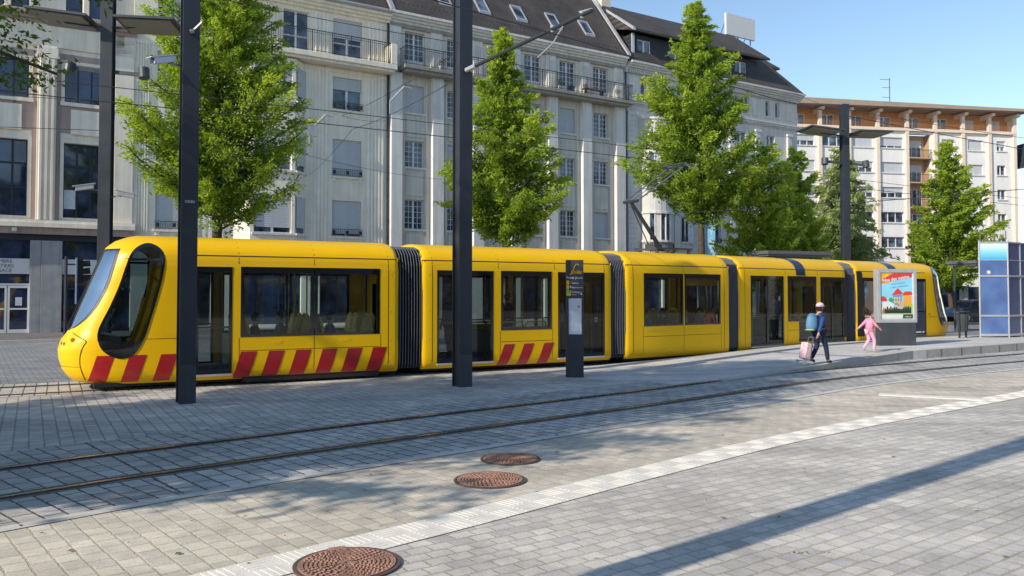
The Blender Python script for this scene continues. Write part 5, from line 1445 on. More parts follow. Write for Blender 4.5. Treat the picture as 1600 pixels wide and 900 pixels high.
tree('tallest pointed tree, in front of the grey corner building, trunk beside the pale blue sign', (9.2,40.2), 16.4, 6.3, pf(3.4, [(0,.55),(.12,.9),(.35,1.0),(.55,.72),(.75,.42),(.9,.22),(1,.05)]), 31, n=85000, trunk_r=.2, leaf=(.17,.065), nb=135)
tree('lower bushy green tree left of the far lamp post', (13.3,44.0), 9.9, 2.6, pf(2.6, [(0,.7),(.2,1.0),(.5,.95),(.8,.6),(1,.1)]), 41, n=34000, leaf=(.2,.075), nb=70, mat='leafl')
tree('dense low green tree directly behind the far lamp post', (16.0,46.5), 10.0, 2.8, pf(1.9, [(0,.75),(.2,1.0),(.5,.9),(.8,.6),(1,.1)]), 43, n=28000, leaf=(.2,.075), nb=60, mat='leafl')
tree('pale feathery tree right of the far lamp post', (21.2,53.0), 11.4, 3.0, pf(3.1, [(0,.8),(.2,1.0),(.5,.75),(.8,.5),(1,.1)]), 47, n=34000, leaf=(.26,.07), mat='leafp', droop=.5, rise=.3, nb=90, grp='trees behind the rear of the tram')
tree('bright green pointed tree above the tram rear, left of the blue panels', (29.7,56.2), 12.3, 3.0, pf(3.0, [(0,.6),(.15,.95),(.4,1.0),(.65,.62),(.85,.3),(1,.06)]), 53, n=46000, leaf=(.24,.09), nb=100, grp='trees behind the rear of the tram')
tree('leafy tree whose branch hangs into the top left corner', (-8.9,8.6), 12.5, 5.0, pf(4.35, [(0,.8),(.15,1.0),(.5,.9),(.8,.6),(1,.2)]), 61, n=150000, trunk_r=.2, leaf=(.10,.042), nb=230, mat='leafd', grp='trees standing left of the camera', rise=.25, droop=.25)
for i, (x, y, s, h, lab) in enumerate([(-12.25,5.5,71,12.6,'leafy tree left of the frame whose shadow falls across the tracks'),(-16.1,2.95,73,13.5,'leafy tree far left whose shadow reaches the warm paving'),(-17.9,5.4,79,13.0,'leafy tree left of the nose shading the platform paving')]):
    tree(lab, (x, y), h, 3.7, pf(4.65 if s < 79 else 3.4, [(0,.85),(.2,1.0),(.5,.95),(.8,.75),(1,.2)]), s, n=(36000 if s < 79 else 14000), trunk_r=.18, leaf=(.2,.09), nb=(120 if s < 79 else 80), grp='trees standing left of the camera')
# ------------------------------------------------------------------ street furniture
# information totem
tt = empty('information_totem', (1.53,20.37,0), R(-2), 'dark information totem with network map and yellow logo, standing in front of the tram', 'totem')
mb = MB(); mb.box(-.215,.215,-.10,.10,0,2.86); mb.build('panel', M['anth'], tt, bevel=.012)
mb = MB(); mb.box(-.145,.165,-.108,-.101,1.05,1.92); mp_ = mb.build('map_poster', M['paper'], tt)
rn = random.Random(5); mb = MB(); 
for k in range(9):
    x0, z0 = rn.uniform(-.12,.14), rn.uniform(1.1,1.88); x1, z1 = min(.15, max(-.13, x0+rn.uniform(-.15,.15))), min(1.9, max(1.08, z0+rn.uniform(-.3,.3))); mb.bar((x0,-.1085,z0),(x1,-.1085,z1),.006,.002)
mb.build('map_lines', pm('map line grey', (.3,.36,.45), .6), mp_)
mb = MB(); mb.tube([(.10,-.108,1.72),(.10,-.1095,1.72)], .025, 12); mb.build('map_mark', M['lens'], mp_)
mb = MB()
cv = smooth_open([(-.13,2.50),(-.08,2.52),(-.03,2.60),(.0,2.71),(.06,2.76),(.10,2.73)], 5)
for (a, b), (c, d) in zip(cv, cv[1:]): mb.bar((a,-.104,b),(c,-.104,d),.008,.020, up=(0,1,0))
mb.build('logo_swoosh', M['yellow'], tt)
text('Soléa', .13, M['yellow'], tt, 'logo', (.035,-.102,2.52), (R(90),0,0), shear=.3, off=.002)
text('Porte Jeune', .082, M['white'], tt, 'stop_name', (-.0,-.102,2.40), (R(90),0,0))
for k, (col, ln) in enumerate(((('yellow'), 'Coteaux'), ('yellow', 'Rattachement'), ('lime', 'Châtaignier'))):
    z = 2.27-.11*k; mb = MB(); mb.box(-.20,-.135,-.104,-.1005,z-.01,z+.085); mb.build('line_badge', M[col] if col != 'yellow' else M['yellow'], tt)
    mb = MB(); mb.box(-.115,-.085,-.104,-.1005,z+.02,z+.065); mb.build('direction_badge', M[('red','lblue','lime')[k]], tt)
    text(ln, .05, M['white'], tt, 'line_text', (-.07,-.102,z+.01), (R(90),0,0), align='LEFT')
mb = MB(); mb.box(-.20,-.09,-.104,-.1005,1.99,2.06); mb.build('line_badge', M['yellow'], tt)
text('Gare', .05, M['white'], tt, 'line_text', (-.06,-.102,2.0), (R(90),0,0), align='LEFT')
mb = MB(); mb.bar((.09,-.103,2.03),(.16,-.103,2.03),.012,.004); mb.quad((.15,-.1035,2.055),(.19,-.1035,2.03),(.15,-.1035,2.005)); mb.build('arrow', M['white'], tt, fix=False)
# advertising panel on the platform
ad = empty('advertising_panel', (13.05,28.35,.27), R(8), 'lit poster panel with a neighbours party advert on a grey base, on the platform', 'advertising panel')
mb = MB(); mb.box(-.68,.68,-.11,.11,0,.78); mb.build('base', M['anth2'], ad, bevel=.01)
mb = MB()
for (a,b,c,d) in ((-.72,-.60,.78,2.60),(.60,.72,.78,2.60),(-.60,.60,.78,.90),(-.60,.60,2.48,2.60)): mb.box(a,b,-.13,.13,c,d)
mb.build('frame', M['silver'], ad, bevel=.012)
mb = MB(); mb.box(-.60,.60,-.09,.09,.90,2.48); po = mb.build('poster', M['white'], ad)
def art(name, pts, mat, z): 
    mb = MB(); mb.quad(*[(x, -.0905-z, y) for x, y in pts]); return mb.build(name, mat, po, fix=False)
cyan = pm('poster cyan', (.28,.68,.85), .4, .15, 3); orr = pm('poster orange', (.85,.40,.05), .4, .1, 3); redp = pm('poster red', (.70,.06,.05), .4, .1, 3)
grn = pm('poster green', (.35,.58,.12), .4, .25, 6); dkp = pm('poster dark', (.03,.04,.03), .5, .3, 6); blp = pm('poster blue', (.18,.30,.60), .4, .1); yel = pm('poster yellow', (.85,.65,.05), .4, .1)
art('poster_sky', [(-.58,1.20),(.58,1.20),(.58,2.46),(-.58,2.46)], cyan, .0)
art('poster_sun', [(-.58,2.08),(-.35,2.10),(-.1,2.22),(.0,2.30),(.05,2.46),(-.58,2.46)], orr, .001)
art('poster_sun', [(-.46,2.18),(-.32,2.2),(-.22,2.28),(-.24,2.38),(-.35,2.42),(-.46,2.36)], yel, .0015)
art('poster_banner', [(-.56,2.12),(.56,2.32),(.58,2.46),(-.1,2.46),(-.50,2.27)], redp, .002)
text('Fête des voisins', .155, M['white'], po, 'poster_title', (-.02,-.094,2.22), (R(90),R(-9),0), off=.003)
text('Invitez le quartier', .075, blp, po, 'poster_text', (.05,-.093,2.09), (R(90),R(-8),0)); text('et faites connaissance', .075, blp, po, 'poster_text', (.08,-.093,1.98), (R(90),R(-8),0))
art('poster_lawn', [(-.58,1.05),(.58,1.05),(.58,1.42),(.2,1.36),(-.2,1.35),(-.58,1.40)], grn, .001)
art('poster_house', [(-.14,1.36),(.18,1.36),(.18,1.74),(-.14,1.70)], blp, .002); art('poster_roof', [(-.2,1.70),(.24,1.76),(.12,1.88),(.03,1.95),(-.06,1.86)], redp, .003)
art('poster_house', [(.24,1.36),(.54,1.36),(.54,1.70),(.24,1.72)], orr, .002); art('poster_roof', [(.18,1.70),(.58,1.72),(.54,1.84),(.30,1.84)], redp, .003)
art('poster_tree', [(-.30,1.40),(-.14,1.42),(-.12,1.56),(-.2,1.64),(-.3,1.58)], pm('poster tree', (.05,.35,.2), .5), .003)
art('poster_roof', [(-.58,1.5),(-.34,1.5),(-.40,1.64),(-.5,1.68),(-.58,1.64)], redp, .002)
for k in range(6): art('poster_house_window', [(-.10+.09*(k%3),1.45+.12*(k//3)),(-.05+.09*(k%3),1.45+.12*(k//3)),(-.05+.09*(k%3),1.53+.12*(k//3)),(-.10+.09*(k%3),1.53+.12*(k//3))], yel, .004)
art('poster_table', [(-.56,1.22),(-.20,1.20),(-.05,1.36),(-.14,1.44),(-.34,1.52),(-.52,1.46)], M['white'], .004)
art('poster_table', [(-.18,1.26),(.28,1.24),(.22,1.36),(-.12,1.38)], pm('poster tablecloth', (.4,.6,.62), .5), .005)
rn = random.Random(9)
for k in range(16):
    x = -.52+.072*k*.9; h = .10+rn.random()*.10
    art('poster_guest', [(x,1.10),(x+.07,1.10),(x+.06,1.12+h),(x+.035,1.15+h),(x+.01,1.12+h)], rn.choice([dkp,dkp,redp,dkp]), .006)
for x, z in ((.03,1.46),(.12,1.44),(-.0,1.38)): art('poster_guest', [(x,z-.12),(x+.1,z-.12),(x+.09,z),(x+.05,z+.05),(x+.01,z)], pm('poster skin', (.75,.42,.3), .5), .007)
art('poster_strip', [(-.58,.92),(.58,.92),(.58,1.06),(-.58,1.06)], M['white'], .007)
art('poster_block', [(.20,.92),(.58,.92),(.58,1.06),(.22,1.06)], M['anth2'], .008); text('mulhouse', .06, M['white'], po, 'poster_text', (.40,-.1,.96), (R(90),0,0))
# blue glazed shelter box on the platform
def bluemat():
    m, nt, p = newmat('blue printed panel'); L = nt.links.new
    tc = N(nt, 'ShaderNodeTexCoord'); n1 = N(nt, 'ShaderNodeTexNoise'); n1.inputs['Scale'].default_value = .9; n1.inputs['Detail'].default_value = 3; L(tc.outputs['Object'], n1.inputs['Vector'])
    c = ramp(nt, n1.outputs[0], [(.35,(.085,.14,.33)),(.6,(.12,.22,.46)),(.8,(.2,.42,.72))])
    wv = N(nt, 'ShaderNodeTexWave'); wv.inputs['Scale'].default_value = 9; L(tc.outputs['Object'], wv.inputs['Vector'])
    c = mixrgb(nt, 'MULTIPLY', 1.0, c, ramp(nt, wv.outputs[0], [(0,.85),(1,1.05)])); L(c, p.inputs['Base Color']); p.inputs['Roughness'].default_value = .25; p.inputs['Coat Weight'].default_value = .4
    return m
def gradm():
    m, nt, p = newmat('cyan fading panel'); L = nt.links.new
    tc = N(nt, 'ShaderNodeTexCoord'); sp = N(nt, 'ShaderNodeSeparateXYZ'); L(tc.outputs['Object'], sp.inputs[0])
    mr = N(nt, 'ShaderNodeMapRange'); mr.inputs[1].default_value = 3.1; mr.inputs[2].default_value = 3.8; L(sp.outputs[2], mr.inputs[0])
    L(ramp(nt, mr.outputs[0], [(0,(.03,.38,.80)),(.45,(.25,.65,.9)),(1,(.8,.85,.9))]), p.inputs['Base Color']); p.inputs['Roughness'].default_value = .3
    return m
bm_, gm_ = bluemat(), gradm(); bm2 = pm('shaded blue panel', (.07,.10,.22), .3, .15, 2, coat=.3)  # darker copy: shade put into the colour of faces away from the sun
sh = empty('glazed_kiosk', (19.98,33.5,.27), R(34), 'tall blue glazed kiosk with white rails and cyan top panel at the right edge', 'kiosk')
# local: corner at origin, left face runs towards -y' direction, right face along +x
mb = MB(); H_ = 3.84
L0 = Vector((-.80,.60,0)); Rr_ = Vector((1,0,0))
def face(mbx, a, b, z0, z1, off=0, m=0): mbx.quad((a.x,a.y,z0),(b.x,b.y,z0),(b.x,b.y,z1),(a.x,a.y,z1), m=m)
O = Vector((0,0,0)); LE = L0*1.12; RE = Rr_*4.2; zb = [.12,.85,2.45,3.10,3.82]
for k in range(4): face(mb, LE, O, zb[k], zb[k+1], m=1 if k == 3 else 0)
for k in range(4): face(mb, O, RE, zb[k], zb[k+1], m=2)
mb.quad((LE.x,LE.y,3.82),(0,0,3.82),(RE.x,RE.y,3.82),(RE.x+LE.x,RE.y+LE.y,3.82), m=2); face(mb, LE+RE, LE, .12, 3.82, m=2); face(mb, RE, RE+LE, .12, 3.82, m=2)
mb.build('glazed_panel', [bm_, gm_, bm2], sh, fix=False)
rl = MB()
for z, w in ((.10,.09),(.87,.07),(2.47,.07),(3.83,.05)):
    rl.bar((LE.x,LE.y,z),(0,0,z),.06,w); rl.bar((0,0,z),(RE.x,RE.y,z),.06,w)
for z in (3.11,): rl.bar((LE.x,LE.y,z),(0,0,z),.03,.03); rl.bar((0,0,z),(RE.x,RE.y,z),.03,.03)
for p in (LE, O, O+Rr_*1.0, O+Rr_*2.1, O+Rr_*3.1, RE): rl.bar((p.x,p.y,.0),(p.x,p.y,3.9),.05)
rl.build('rail', M['silver'], sh)
fr_ = MB(); 
for p in (LE+Vector((.3,.1,0)), O+Vector((.7,.4,0)), LE+Vector((1.2,.3,0))): fr_.bar((p.x,p.y,3.82),(p.x,p.y,4.35),.03)
fr_.bar((LE.x+.3,LE.y+.1,4.3),(LE.x+1.2,LE.y+.3,4.3),.03); fr_.build('roof_rail', M['metal'], sh)
dc = MB(); c = LE.lerp(O, .32); nrm = Vector((-.6,-.8,0)); a = Vector((c.x, c.y, 2.62)); dc.tube([a-nrm*0+Vector((0,0,0)), a+nrm*.02], .07, 14); dc.build('round_sticker', M['white'], sh)
# litter bin
lb = empty('litter_bin', (17.95,33.2,.27), R(30), 'dark grey slatted litter bin left of the blue kiosk', 'litter bin')
mb = MB(); mb.tube([(0,0,.28),(0,0,.95)], [.17,.2], 14); 
for k in range(14): a = 2*math.pi*k/14; mb.bar((.18*math.cos(a),.18*math.sin(a),.28),(.21*math.cos(a),.21*math.sin(a),.95),.025)
mb.build('bucket', M['anth2'], lb)
mb = MB(); mb.bar((-.22,0,0),(-.22,0,1.05),.06); mb.bar((.22,0,0),(.22,0,1.05),.06); mb.tube([(0,0,1.03),(0,0,1.07)], .25, 14); mb.build('stand', M['anth'], lb)
# traffic light seen from behind
tl = empty('traffic_light', (-18.0,34.2,0), R(30), 'traffic light seen from the side in front of the office, left of the tram nose', 'traffic light')
mb = MB(); mb.tube([(-.3,0,0),(-.3,0,3.55)], .06, 8); mb.build('post', M['dframe'], tl)
mb = MB(); mb.box(.05,.10,-.26,.26,1.6,3.5); mb.build('backing_board', pm('blue grey board', (.20,.27,.40), .5), tl)
mb = MB(); mb.box(.10,.32,-.14,.14,2.45,3.45); mb.box(-.3,.05,-.03,.03,2.2,2.26); mb.box(-.3,.05,-.03,.03,3.2,3.26); ho = mb.build('signal_head', M['black'], tl, bevel=.02)
for z in (2.62, 2.93, 3.24):
    mb = MB(); mb.tube([(.32,0,z+.02),(.58,0,z+.05)], [.12,.13], 12, caps=False); mb.tube([(.325,0,z+.02),(.33,0,z+.02)], .1, 12); mb.build('hood', M['black'], ho)
# station shelters beyond the tram
for (x, y, z, w, d, rz, lab) in ((13.9,41.5,3.95,3.9,1.6,20,'flat roofed tram shelter behind the fourth tram car'),(25.6,45.2,3.62,3.6,1.8,25,'flat roofed tram shelter between the tram rear and the blue kiosk')):
    s_ = empty('tram_shelter', (x,y,0), R(rz), lab, 'shelter', None)
    mb = MB(); mb.box(-w/2,w/2,-d/2,d/2,z,z+.16); mb.box(-w/2+.1,w/2-.1,-d/2+.1,d/2-.1,z-.1,z); mb.build('roof', M['metal'], s_)
    mb = MB()
    for sx in (-w/2+.3, w/2-.3): mb.tube([(sx,d/2-.3,0),(sx,d/2-.3,z)], .06, 8)
    mb.build('post', M['anth'], s_)
    mb = MB(); mb.quad((-w/2+.3,d/2-.3,.3),(w/2-.3,d/2-.3,.3),(w/2-.3,d/2-.3,2.4),(-w/2+.3,d/2-.3,2.4)); mb.build('back_glass', M['cabglass'], s_, fix=False)
# far side kerb and street beyond the rear of the tram
mb = MB(); mb.hexa([(16,50.5,0),(60,62,0),(16,90,0),(60,92,0),(16,50.5,.14),(60,62,.14),(16,90,.14),(60,92,.14)]); tag(mb.build('pavement', M['side_pav']), kind='structure')
# parked car
def parked_car(loc, rz, label, paint):
    t = empty('parked_car', loc, rz, label, 'car')
    prof = [(-2.05,.35),(-2.1,.62),(-2.0,.92),(-1.75,1.0),(-1.15,1.36),(-.7,1.46),(.3,1.44),(.75,1.30),(1.15,.98),(1.85,.82),(2.08,.62),(2.08,.35)]
    mb = MB(); P = []
    for y, k in ((-.84,.0),(-.80,1),(-.6,1.0),(0,1.02),(.6,1.0),(.80,1),(.84,0)):
        row = []
        for x, z in prof:
            zz = .35+(z-.35)*(.55 if k == 0 and z > .9 else 1); yy = y*(1-.16*max(0, (z-.95)/.5)) if z > .95 else y; row.append((x, yy, min(z, zz if k else .92)))
        P.append(row)
    mb.grid(P); mb.quad(*[(x,-.84,min(z,.92)) for x, z in prof]); mb.quad(*[(x,.84,min(z,.92)) for x, z in prof]); mb.build('body', paint, t, fix=True)
    mb = MB()
    for sd in (-1, 1): mb.quad((-1.5,sd*.80,.98),(.95,sd*.80,.98),(.6,sd*.72,1.34),(-.75,sd*.72,1.38),(-1.15,sd*.73,1.3))
    mb.quad((1.12,-.66,1.01),(1.12,.66,1.01),(.76,.6,1.31),(.76,-.6,1.31)); mb.build('windows', M['wglass2'], t, fix=False)
    for x in (-1.3, 1.3):
        for sd in (-1, 1):
            mb = MB(); mb.tube([(x,sd*.70,.31),(x,sd*.86,.31)], .31, 18); w = mb.build('wheel', M['black'], t); mb = MB(); mb.tube([(x,sd*.861,.31),(x,sd*.87,.31)], .18, 12); mb.build('rim', M['silver'], w)
    for sd in (-.6,.6): mb = MB(); mb.box(2.04,2.1,sd-.15,sd+.15,.6,.74); mb.build('headlight', M['silver'], t)
parked_car((30.9,56.0,.14), R(200), 'dark blue car parked beyond the rear of the tram, behind the walking couple', M['carblue'])
for i in range(2):
    t = empty('barrier', (33.6+1.1*i,54.6+.5*i,.14), R(20), ('yellow','yellow')[i]+(' street barrier left of the blue kiosk, nearer the parked car',' street barrier half hidden by the blue kiosk')[i], 'barrier', 'yellow barriers')
    mb = MB(); mb.box(-.4,.4,-.04,.04,1.2,1.35); mb.box(-.4,.4,-.04,.04,.5,1.0); mb.build('board', M['yellow_d'], t); mb = MB()
    for x in (-.38,.38): mb.box(x-.04,x+.04,-.05,.05,0,1.7)
    mb.build('post', M['yellow_d'], t)

# ---- unseen rows of houses, added to darken what the tram windows mirror
bk_ = pm('brown brick', (.10,.075,.06), .9, .2, 2)
b7 = empty('reflection_house_row', (60,-22,0), R(80), 'unseen row of brown houses added right of the frame to darken reflections in the rear tram windows', 'building')
wb = MB()
for k in range(24):
    for z in (1.2,5,8.6,12.2): wb.quad((2+4*k,.01,z),(3.6+4*k,.01,z),(3.6+4*k,.01,z+2),(2+4*k,.01,z+2), m=1)
wb.quad((0,0,0),(98,0,0),(98,0,17),(0,0,17)); wb.quad((0,0,17),(98,0,17),(98,-5,21),(0,-5,21)); wb.quad((0,0,0),(0,-10,0),(0,-10,17),(0,0,17)); wb.quad((98,0,0),(98,-10,0),(98,-10,17),(98,0,17)); wb.build('wall', [bk_, M['wglass']], b7, fix=False)
b6 = empty('reflection_house_row', (-10,-42,0), 0, 'plain unseen row of houses added behind the camera to darken reflections in the tram windows', 'building')
wb = MB(); ops = [(2+4*k, 3.6+4*k, z, z+2) for k in range(33) for z in (1.2,5,8.6,12.2)]
for (a, b, c, d) in ops: wb.quad((a,.01,c),(b,.01,c),(b,.01,d),(a,.01,d), m=1)
wb.quad((0,0,0),(135,0,0),(135,0,16),(0,0,16)); wb.quad((0,0,16),(135,0,16),(135,-5,20),(0,-5,20)); wb.build('wall', [M['greydark'], M['wglass']], b6, fix=False)
# ------------------------------------------------------------------ people
def skinned(name, J, E_, mat, parent, root=0, sub=2):
    me = bpy.data.meshes.new(name); me.from_pydata([j[0] for j in J], E_, []); me.update()
    o = bpy.data.objects.new(name, me); COL.objects.link(o); o.parent = parent
    o.modifiers.new('skin', 'SKIN'); me.materials.append(mat)
    if not me.skin_vertices: 
        bm = bmesh.new(); bm.from_mesh(me); bm.verts.layers.skin.verify(); bm.to_mesh(me); bm.free()
    for k, j in enumerate(J):
        r = j[1]; me.skin_vertices[0].data[k].radius = r if isinstance(r, tuple) else (r, r); me.skin_vertices[0].data[k].use_root = (k == root)
    m = o.modifiers.new('sub', 'SUBSURF'); m.levels = sub; m.render_levels = sub; o.modifiers['skin'].use_smooth_shade = True
    return o
def ball(name, c, r, mat, parent, sc=(1,1,1), cut=None):
    bm = bmesh.new(); bmesh.ops.create_uvsphere(bm, u_segments=20, v_segments=14, radius=r)
    for v in bm.verts: v.co = Vector((v.co.x*sc[0]+c[0], v.co.y*sc[1]+c[1], v.co.z*sc[2]+c[2]))
    if cut: bmesh.ops.delete(bm, geom=[v for v in bm.verts if cut(v.co)], context='VERTS')
    me = bpy.data.meshes.new(name); bm.to_mesh(me); bm.free(); me.polygons.foreach_set('use_smooth', [True]*len(me.polygons)); me.materials.append(mat)
    o = bpy.data.objects.new(name, me); COL.objects.link(o); o.parent = parent; return o
def person(loc, rz, H, label, P, top, legs, shoe, hair, cap=None, long_hair=False, group=None, sleeve=None):
    """P: joint table at 1.70 m; +x is the way the figure faces"""
    t = empty('person', loc, rz, label, 'person', group); f = H/1.70
    S = lambda p: (p[0]*f, p[1]*f, p[2]*f)
    names = ['pelvis','spine','chest','neck','jaw','head','crown','nose','shL','elL','wrL','shR','elR','wrR','hipL','knL','anL','toL','hipR','knR','anR','toR']
    rad = dict(pelvis=(.13,.10),spine=(.12,.09),chest=(.145,.095),neck=.052,jaw=(.066,.07),head=(.078,.092),crown=(.06,.07),nose=.016,shL=.058,elL=.042,wrL=.028,shR=.058,elR=.042,wrR=.028,hipL=.085,knL=.056,anL=.038,toL=.032,hipR=.085,knR=.056,anR=.038,toR=.032)
    J = [(S(P[n]), tuple(q*f for q in rad[n]) if isinstance(rad[n], tuple) else rad[n]*f) for n in names]; ix = {n: i for i, n in enumerate(names)}
    E_ = [('pelvis','spine'),('spine','chest'),('chest','neck'),('neck','jaw'),('jaw','head'),('head','crown'),('head','nose'),('chest','shL'),('shL','elL'),('elL','wrL'),('chest','shR'),('shR','elR'),('elR','wrR'),('pelvis','hipL'),('hipL','knL'),('knL','anL'),('anL','toL'),('pelvis','hipR'),('hipR','knR'),('knR','anR'),('anR','toR')]
    E_ = [(ix[a], ix[b]) for a, b in E_]
    for sd, w, e in ((1,'wrL','elL'),(-1,'wrR','elR')):
        W = Vector(S(P[w])); d = (W-Vector(S(P[e]))).normalized(); side = Vector((1,0,0)) - d*d.x; side.normalize(); inn = d.cross(side)
        pi = len(J); J.append((tuple(W+d*.075*f), (.034*f,.018*f))); E_.append((ix[w], pi))
        for k, (ln, o_) in enumerate(((.060,-.026),(.072,-.009),(.068,.009),(.052,.025))):
            a = W+d*.10*f+side*o_*f; b = a+d*ln*.55*f; c = b+(d*.7+inn*sd*.5).normalized()*ln*.45*f; n0 = len(J)
            J += [(tuple(a), .0095*f),(tuple(b), .0085*f),(tuple(c), .0075*f)]; E_ += [(pi, n0),(n0, n0+1),(n0+1, n0+2)]
        a = W+d*.035*f+side*.032*f; b = a+(d*.6+side*.7).normalized()*.04*f; n0 = len(J); J += [(tuple(a), .012*f),(tuple(b), .009*f)]; E_ += [(pi, n0),(n0, n0+1)]
    skinned('body', J, E_, M['skin'], t)
    def part(name, ns, es, add, mat, over={}):
        jj = []; 
        for n in ns:
            r = rad[n]; r = r if isinstance(r, tuple) else (r, r); a = over.get(n, add); jj.append((S(P[n]), ((r[0]+a)*f, (r[1]+a)*f)))
        ii = {n: i for i, n in enumerate(ns)}; return skinned(name, jj, [(ii[a], ii[b]) for a, b in es], mat, t)
    part('jacket', ['chest','spine','pelvis','shL','elL','wrL','shR','elR','wrR'], [('chest','spine'),('spine','pelvis'),('chest','shL'),('shL','elL'),('elL','wrL'),('chest','shR'),('shR','elR'),('elR','wrR')], .016, top, {'wrL':.012,'wrR':.012,'pelvis':.045,'spine':.045,'chest':.042,'shL':.03,'shR':.03})
    skinned('torso_cloth', [(S(P['pelvis'])[:2]+(S(P['pelvis'])[2]-.02,), (.165*f,.165*f)),(S(P['spine']),(.165*f,.165*f)),(S(P['chest']),(.175*f,.175*f)),(tuple(Vector(S(P['chest'])).lerp(Vector(S(P['neck'])),.62)),(.085*f,.085*f))], [(0,1),(1,2),(2,3)], top, t)
    if sleeve:
        for a_, b_, c_ in (('shL','elL','wrL'),('shR','elR','wrR')): part('sleeve', [a_,b_,c_], [(a_,b_),(b_,c_)], .026, sleeve, {a_:.036})
    part('trousers', ['pelvis','hipL','knL','anL','hipR','knR','anR'], [('pelvis','hipL'),('hipL','knL'),('knL','anL'),('pelvis','hipR'),('hipR','knR'),('knR','anR')], .018, legs, {'anL':.022,'anR':.022})
    for a, b in (('anL','toL'),('anR','toR')):
        A, B = Vector(S(P[a])), Vector(S(P[b])); d = (B-A); m_ = A+Vector((0,0,-.03*f)); hl = m_-Vector((d.x,d.y,0)).normalized()*.05*f
        skinned('shoe', [(tuple(hl), .040*f),(tuple(m_+Vector((0,0,.005))), .048*f),(tuple(A.lerp(B,.6)), .044*f),(tuple(B), .034*f)], [(0,1),(1,2),(2,3)], shoe, t, sub=1)
    h = Vector(S(P['head'])); c = Vector(S(P['crown'])); fw = (Vector(S(P['nose']))-h); fw.z = 0; fw.normalize(); sdv = Vector((-fw.y, fw.x, 0))
    hc = h*.5+c*.5
    if cap:
        ball('cap', hc+Vector((0,0,.035*f)), .118*f, cap, t, (1,.92,.85), cut=lambda v: v.z < hc.z+.0*f)
        mb = MB(); n_ = 8; z = hc.z+.045*f
        A = [hc+fw*(.08*f)+sdv*((k/n_-.5)*.17*f) for k in range(n_+1)]; B = [hc+fw*(.17*f-.05*f*abs(k/n_-.5)*2)+sdv*((k/n_-.5)*.15*f) for k in range(n_+1)]
        mb.grid([[(*p.xy, z) for p in A],[(*p.xy, z-.02*f) for p in B]]); mb.build('cap_peak', cap, t, fix=False)
        ball('hair', hc-fw*.02*f-Vector((0,0,.03*f)), .108*f, hair, t, (.95,.9,1.0), cut=lambda v: (v-hc).dot(fw) > .035*f or v.z > hc.z+.06*f)
    else:
        ball('hair', hc-fw*.015*f+Vector((0,0,.012*f)), .112*f, hair, t, (1,.9,1.05), cut=lambda v: (v-hc).dot(fw) > .045*f and v.z < hc.z+.045*f)
    if long_hair:
        mb = MB(); rn_ = random.Random(4)
        for k in range(70):
            a = hc-fw*.07*f+sdv*rn_.gauss(0,.04*f)+Vector((0,0,rn_.gauss(.02,.04)*f)); b = a-fw*(.12+.05*rn_.random())*f+sdv*rn_.gauss(0,.04*f)+Vector((0,0,(.02+rn_.gauss(0,.05))*f)); c2 = b-fw*(.07+.1*rn_.random())*f+Vector((0,0,rn_.gauss(.04,.07)*f))
            mb.tube([a,b,c2], [.010*f,.008*f,.003*f], 4)
        mb.build('flying_hair', hair, t)
    for sd in (-1, 1):
        ball('eye', h+fw*.082*f+sdv*sd*.031*f+Vector((0,0,.012*f)), .010*f, M['dark'], t); ball('ear', h+sdv*sd*.086*f, .022*f, M['skin'], t, (1,.5,1.3))
    return t
WALK = dict(pelvis=(0,0,.93),spine=(.01,0,1.10),chest=(.02,0,1.30),neck=(.035,0,1.44),jaw=(.05,0,1.51),head=(.06,0,1.58),crown=(.055,0,1.64),nose=(.152,0,1.565),
 shL=(.02,.17,1.375),elL=(.10,.23,1.12),wrL=(.26,.21,.93),shR=(.02,-.17,1.375),elR=(-.10,-.22,1.12),wrR=(-.20,-.22,.88),
 hipL=(0,.09,.88),knL=(.02,.095,.49),anL=(-.20,.09,.13),toL=(-.07,.09,.045),hipR=(0,-.09,.88),knR=(.17,-.09,.50),anR=(.24,-.09,.085),toR=(.38,-.10,.04))
CHILD = dict(WALK); CHILD.update(pelvis=(0,0,.88),head=(.05,0,1.54),jaw=(.045,0,1.46),neck=(.03,0,1.38),chest=(.02,0,1.24),spine=(0,0,1.06),crown=(.045,0,1.62),nose=(.15,0,1.52),
 shL=(.01,.16,1.31),elL=(-.13,.26,1.13),wrL=(-.30,.33,.95),shR=(.02,-.16,1.31),elR=(.12,-.24,1.10),wrR=(.26,-.25,.98),hipL=(0,.09,.84),hipR=(0,-.09,.84),knL=(.02,.09,.47),anL=(-.22,.09,.16),toL=(-.14,.09,.05),knR=(.16,-.09,.47),anR=(.13,-.09,.085),toR=(.27,-.1,.04))
STAND = dict(WALK); STAND.update(elR=(.02,-.23,1.11),wrR=(.10,-.23,.88),elL=(.02,.23,1.11),wrL=(.10,.23,.88),knL=(.02,.09,.49),anL=(-.08,.09,.085),toL=(.06,.10,.04),knR=(.08,-.09,.49),anR=(.08,-.09,.085),toR=(.22,-.1,.04))
SIT = dict(WALK); SIT.update(pelvis=(0,0,.55),spine=(-.03,0,.74),chest=(-.05,0,.95),neck=(-.03,0,1.10),jaw=(-.01,0,1.17),head=(0,0,1.24),crown=(0,0,1.31),nose=(.095,0,1.225),
 shL=(-.05,.17,1.03),elL=(.02,.22,.78),wrL=(.24,.16,.70),shR=(-.05,-.17,1.03),elR=(.02,-.22,.78),wrR=(.24,-.16,.70),hipL=(.05,.09,.54),knL=(.42,.10,.52),anL=(.42,.10,.12),toL=(.55,.10,.05),hipR=(.05,-.09,.54),knR=(.42,-.10,.52),anR=(.42,-.10,.12),toR=(.55,-.10,.05))
adult = (8.25,22.42,.160)
wa = R(22)
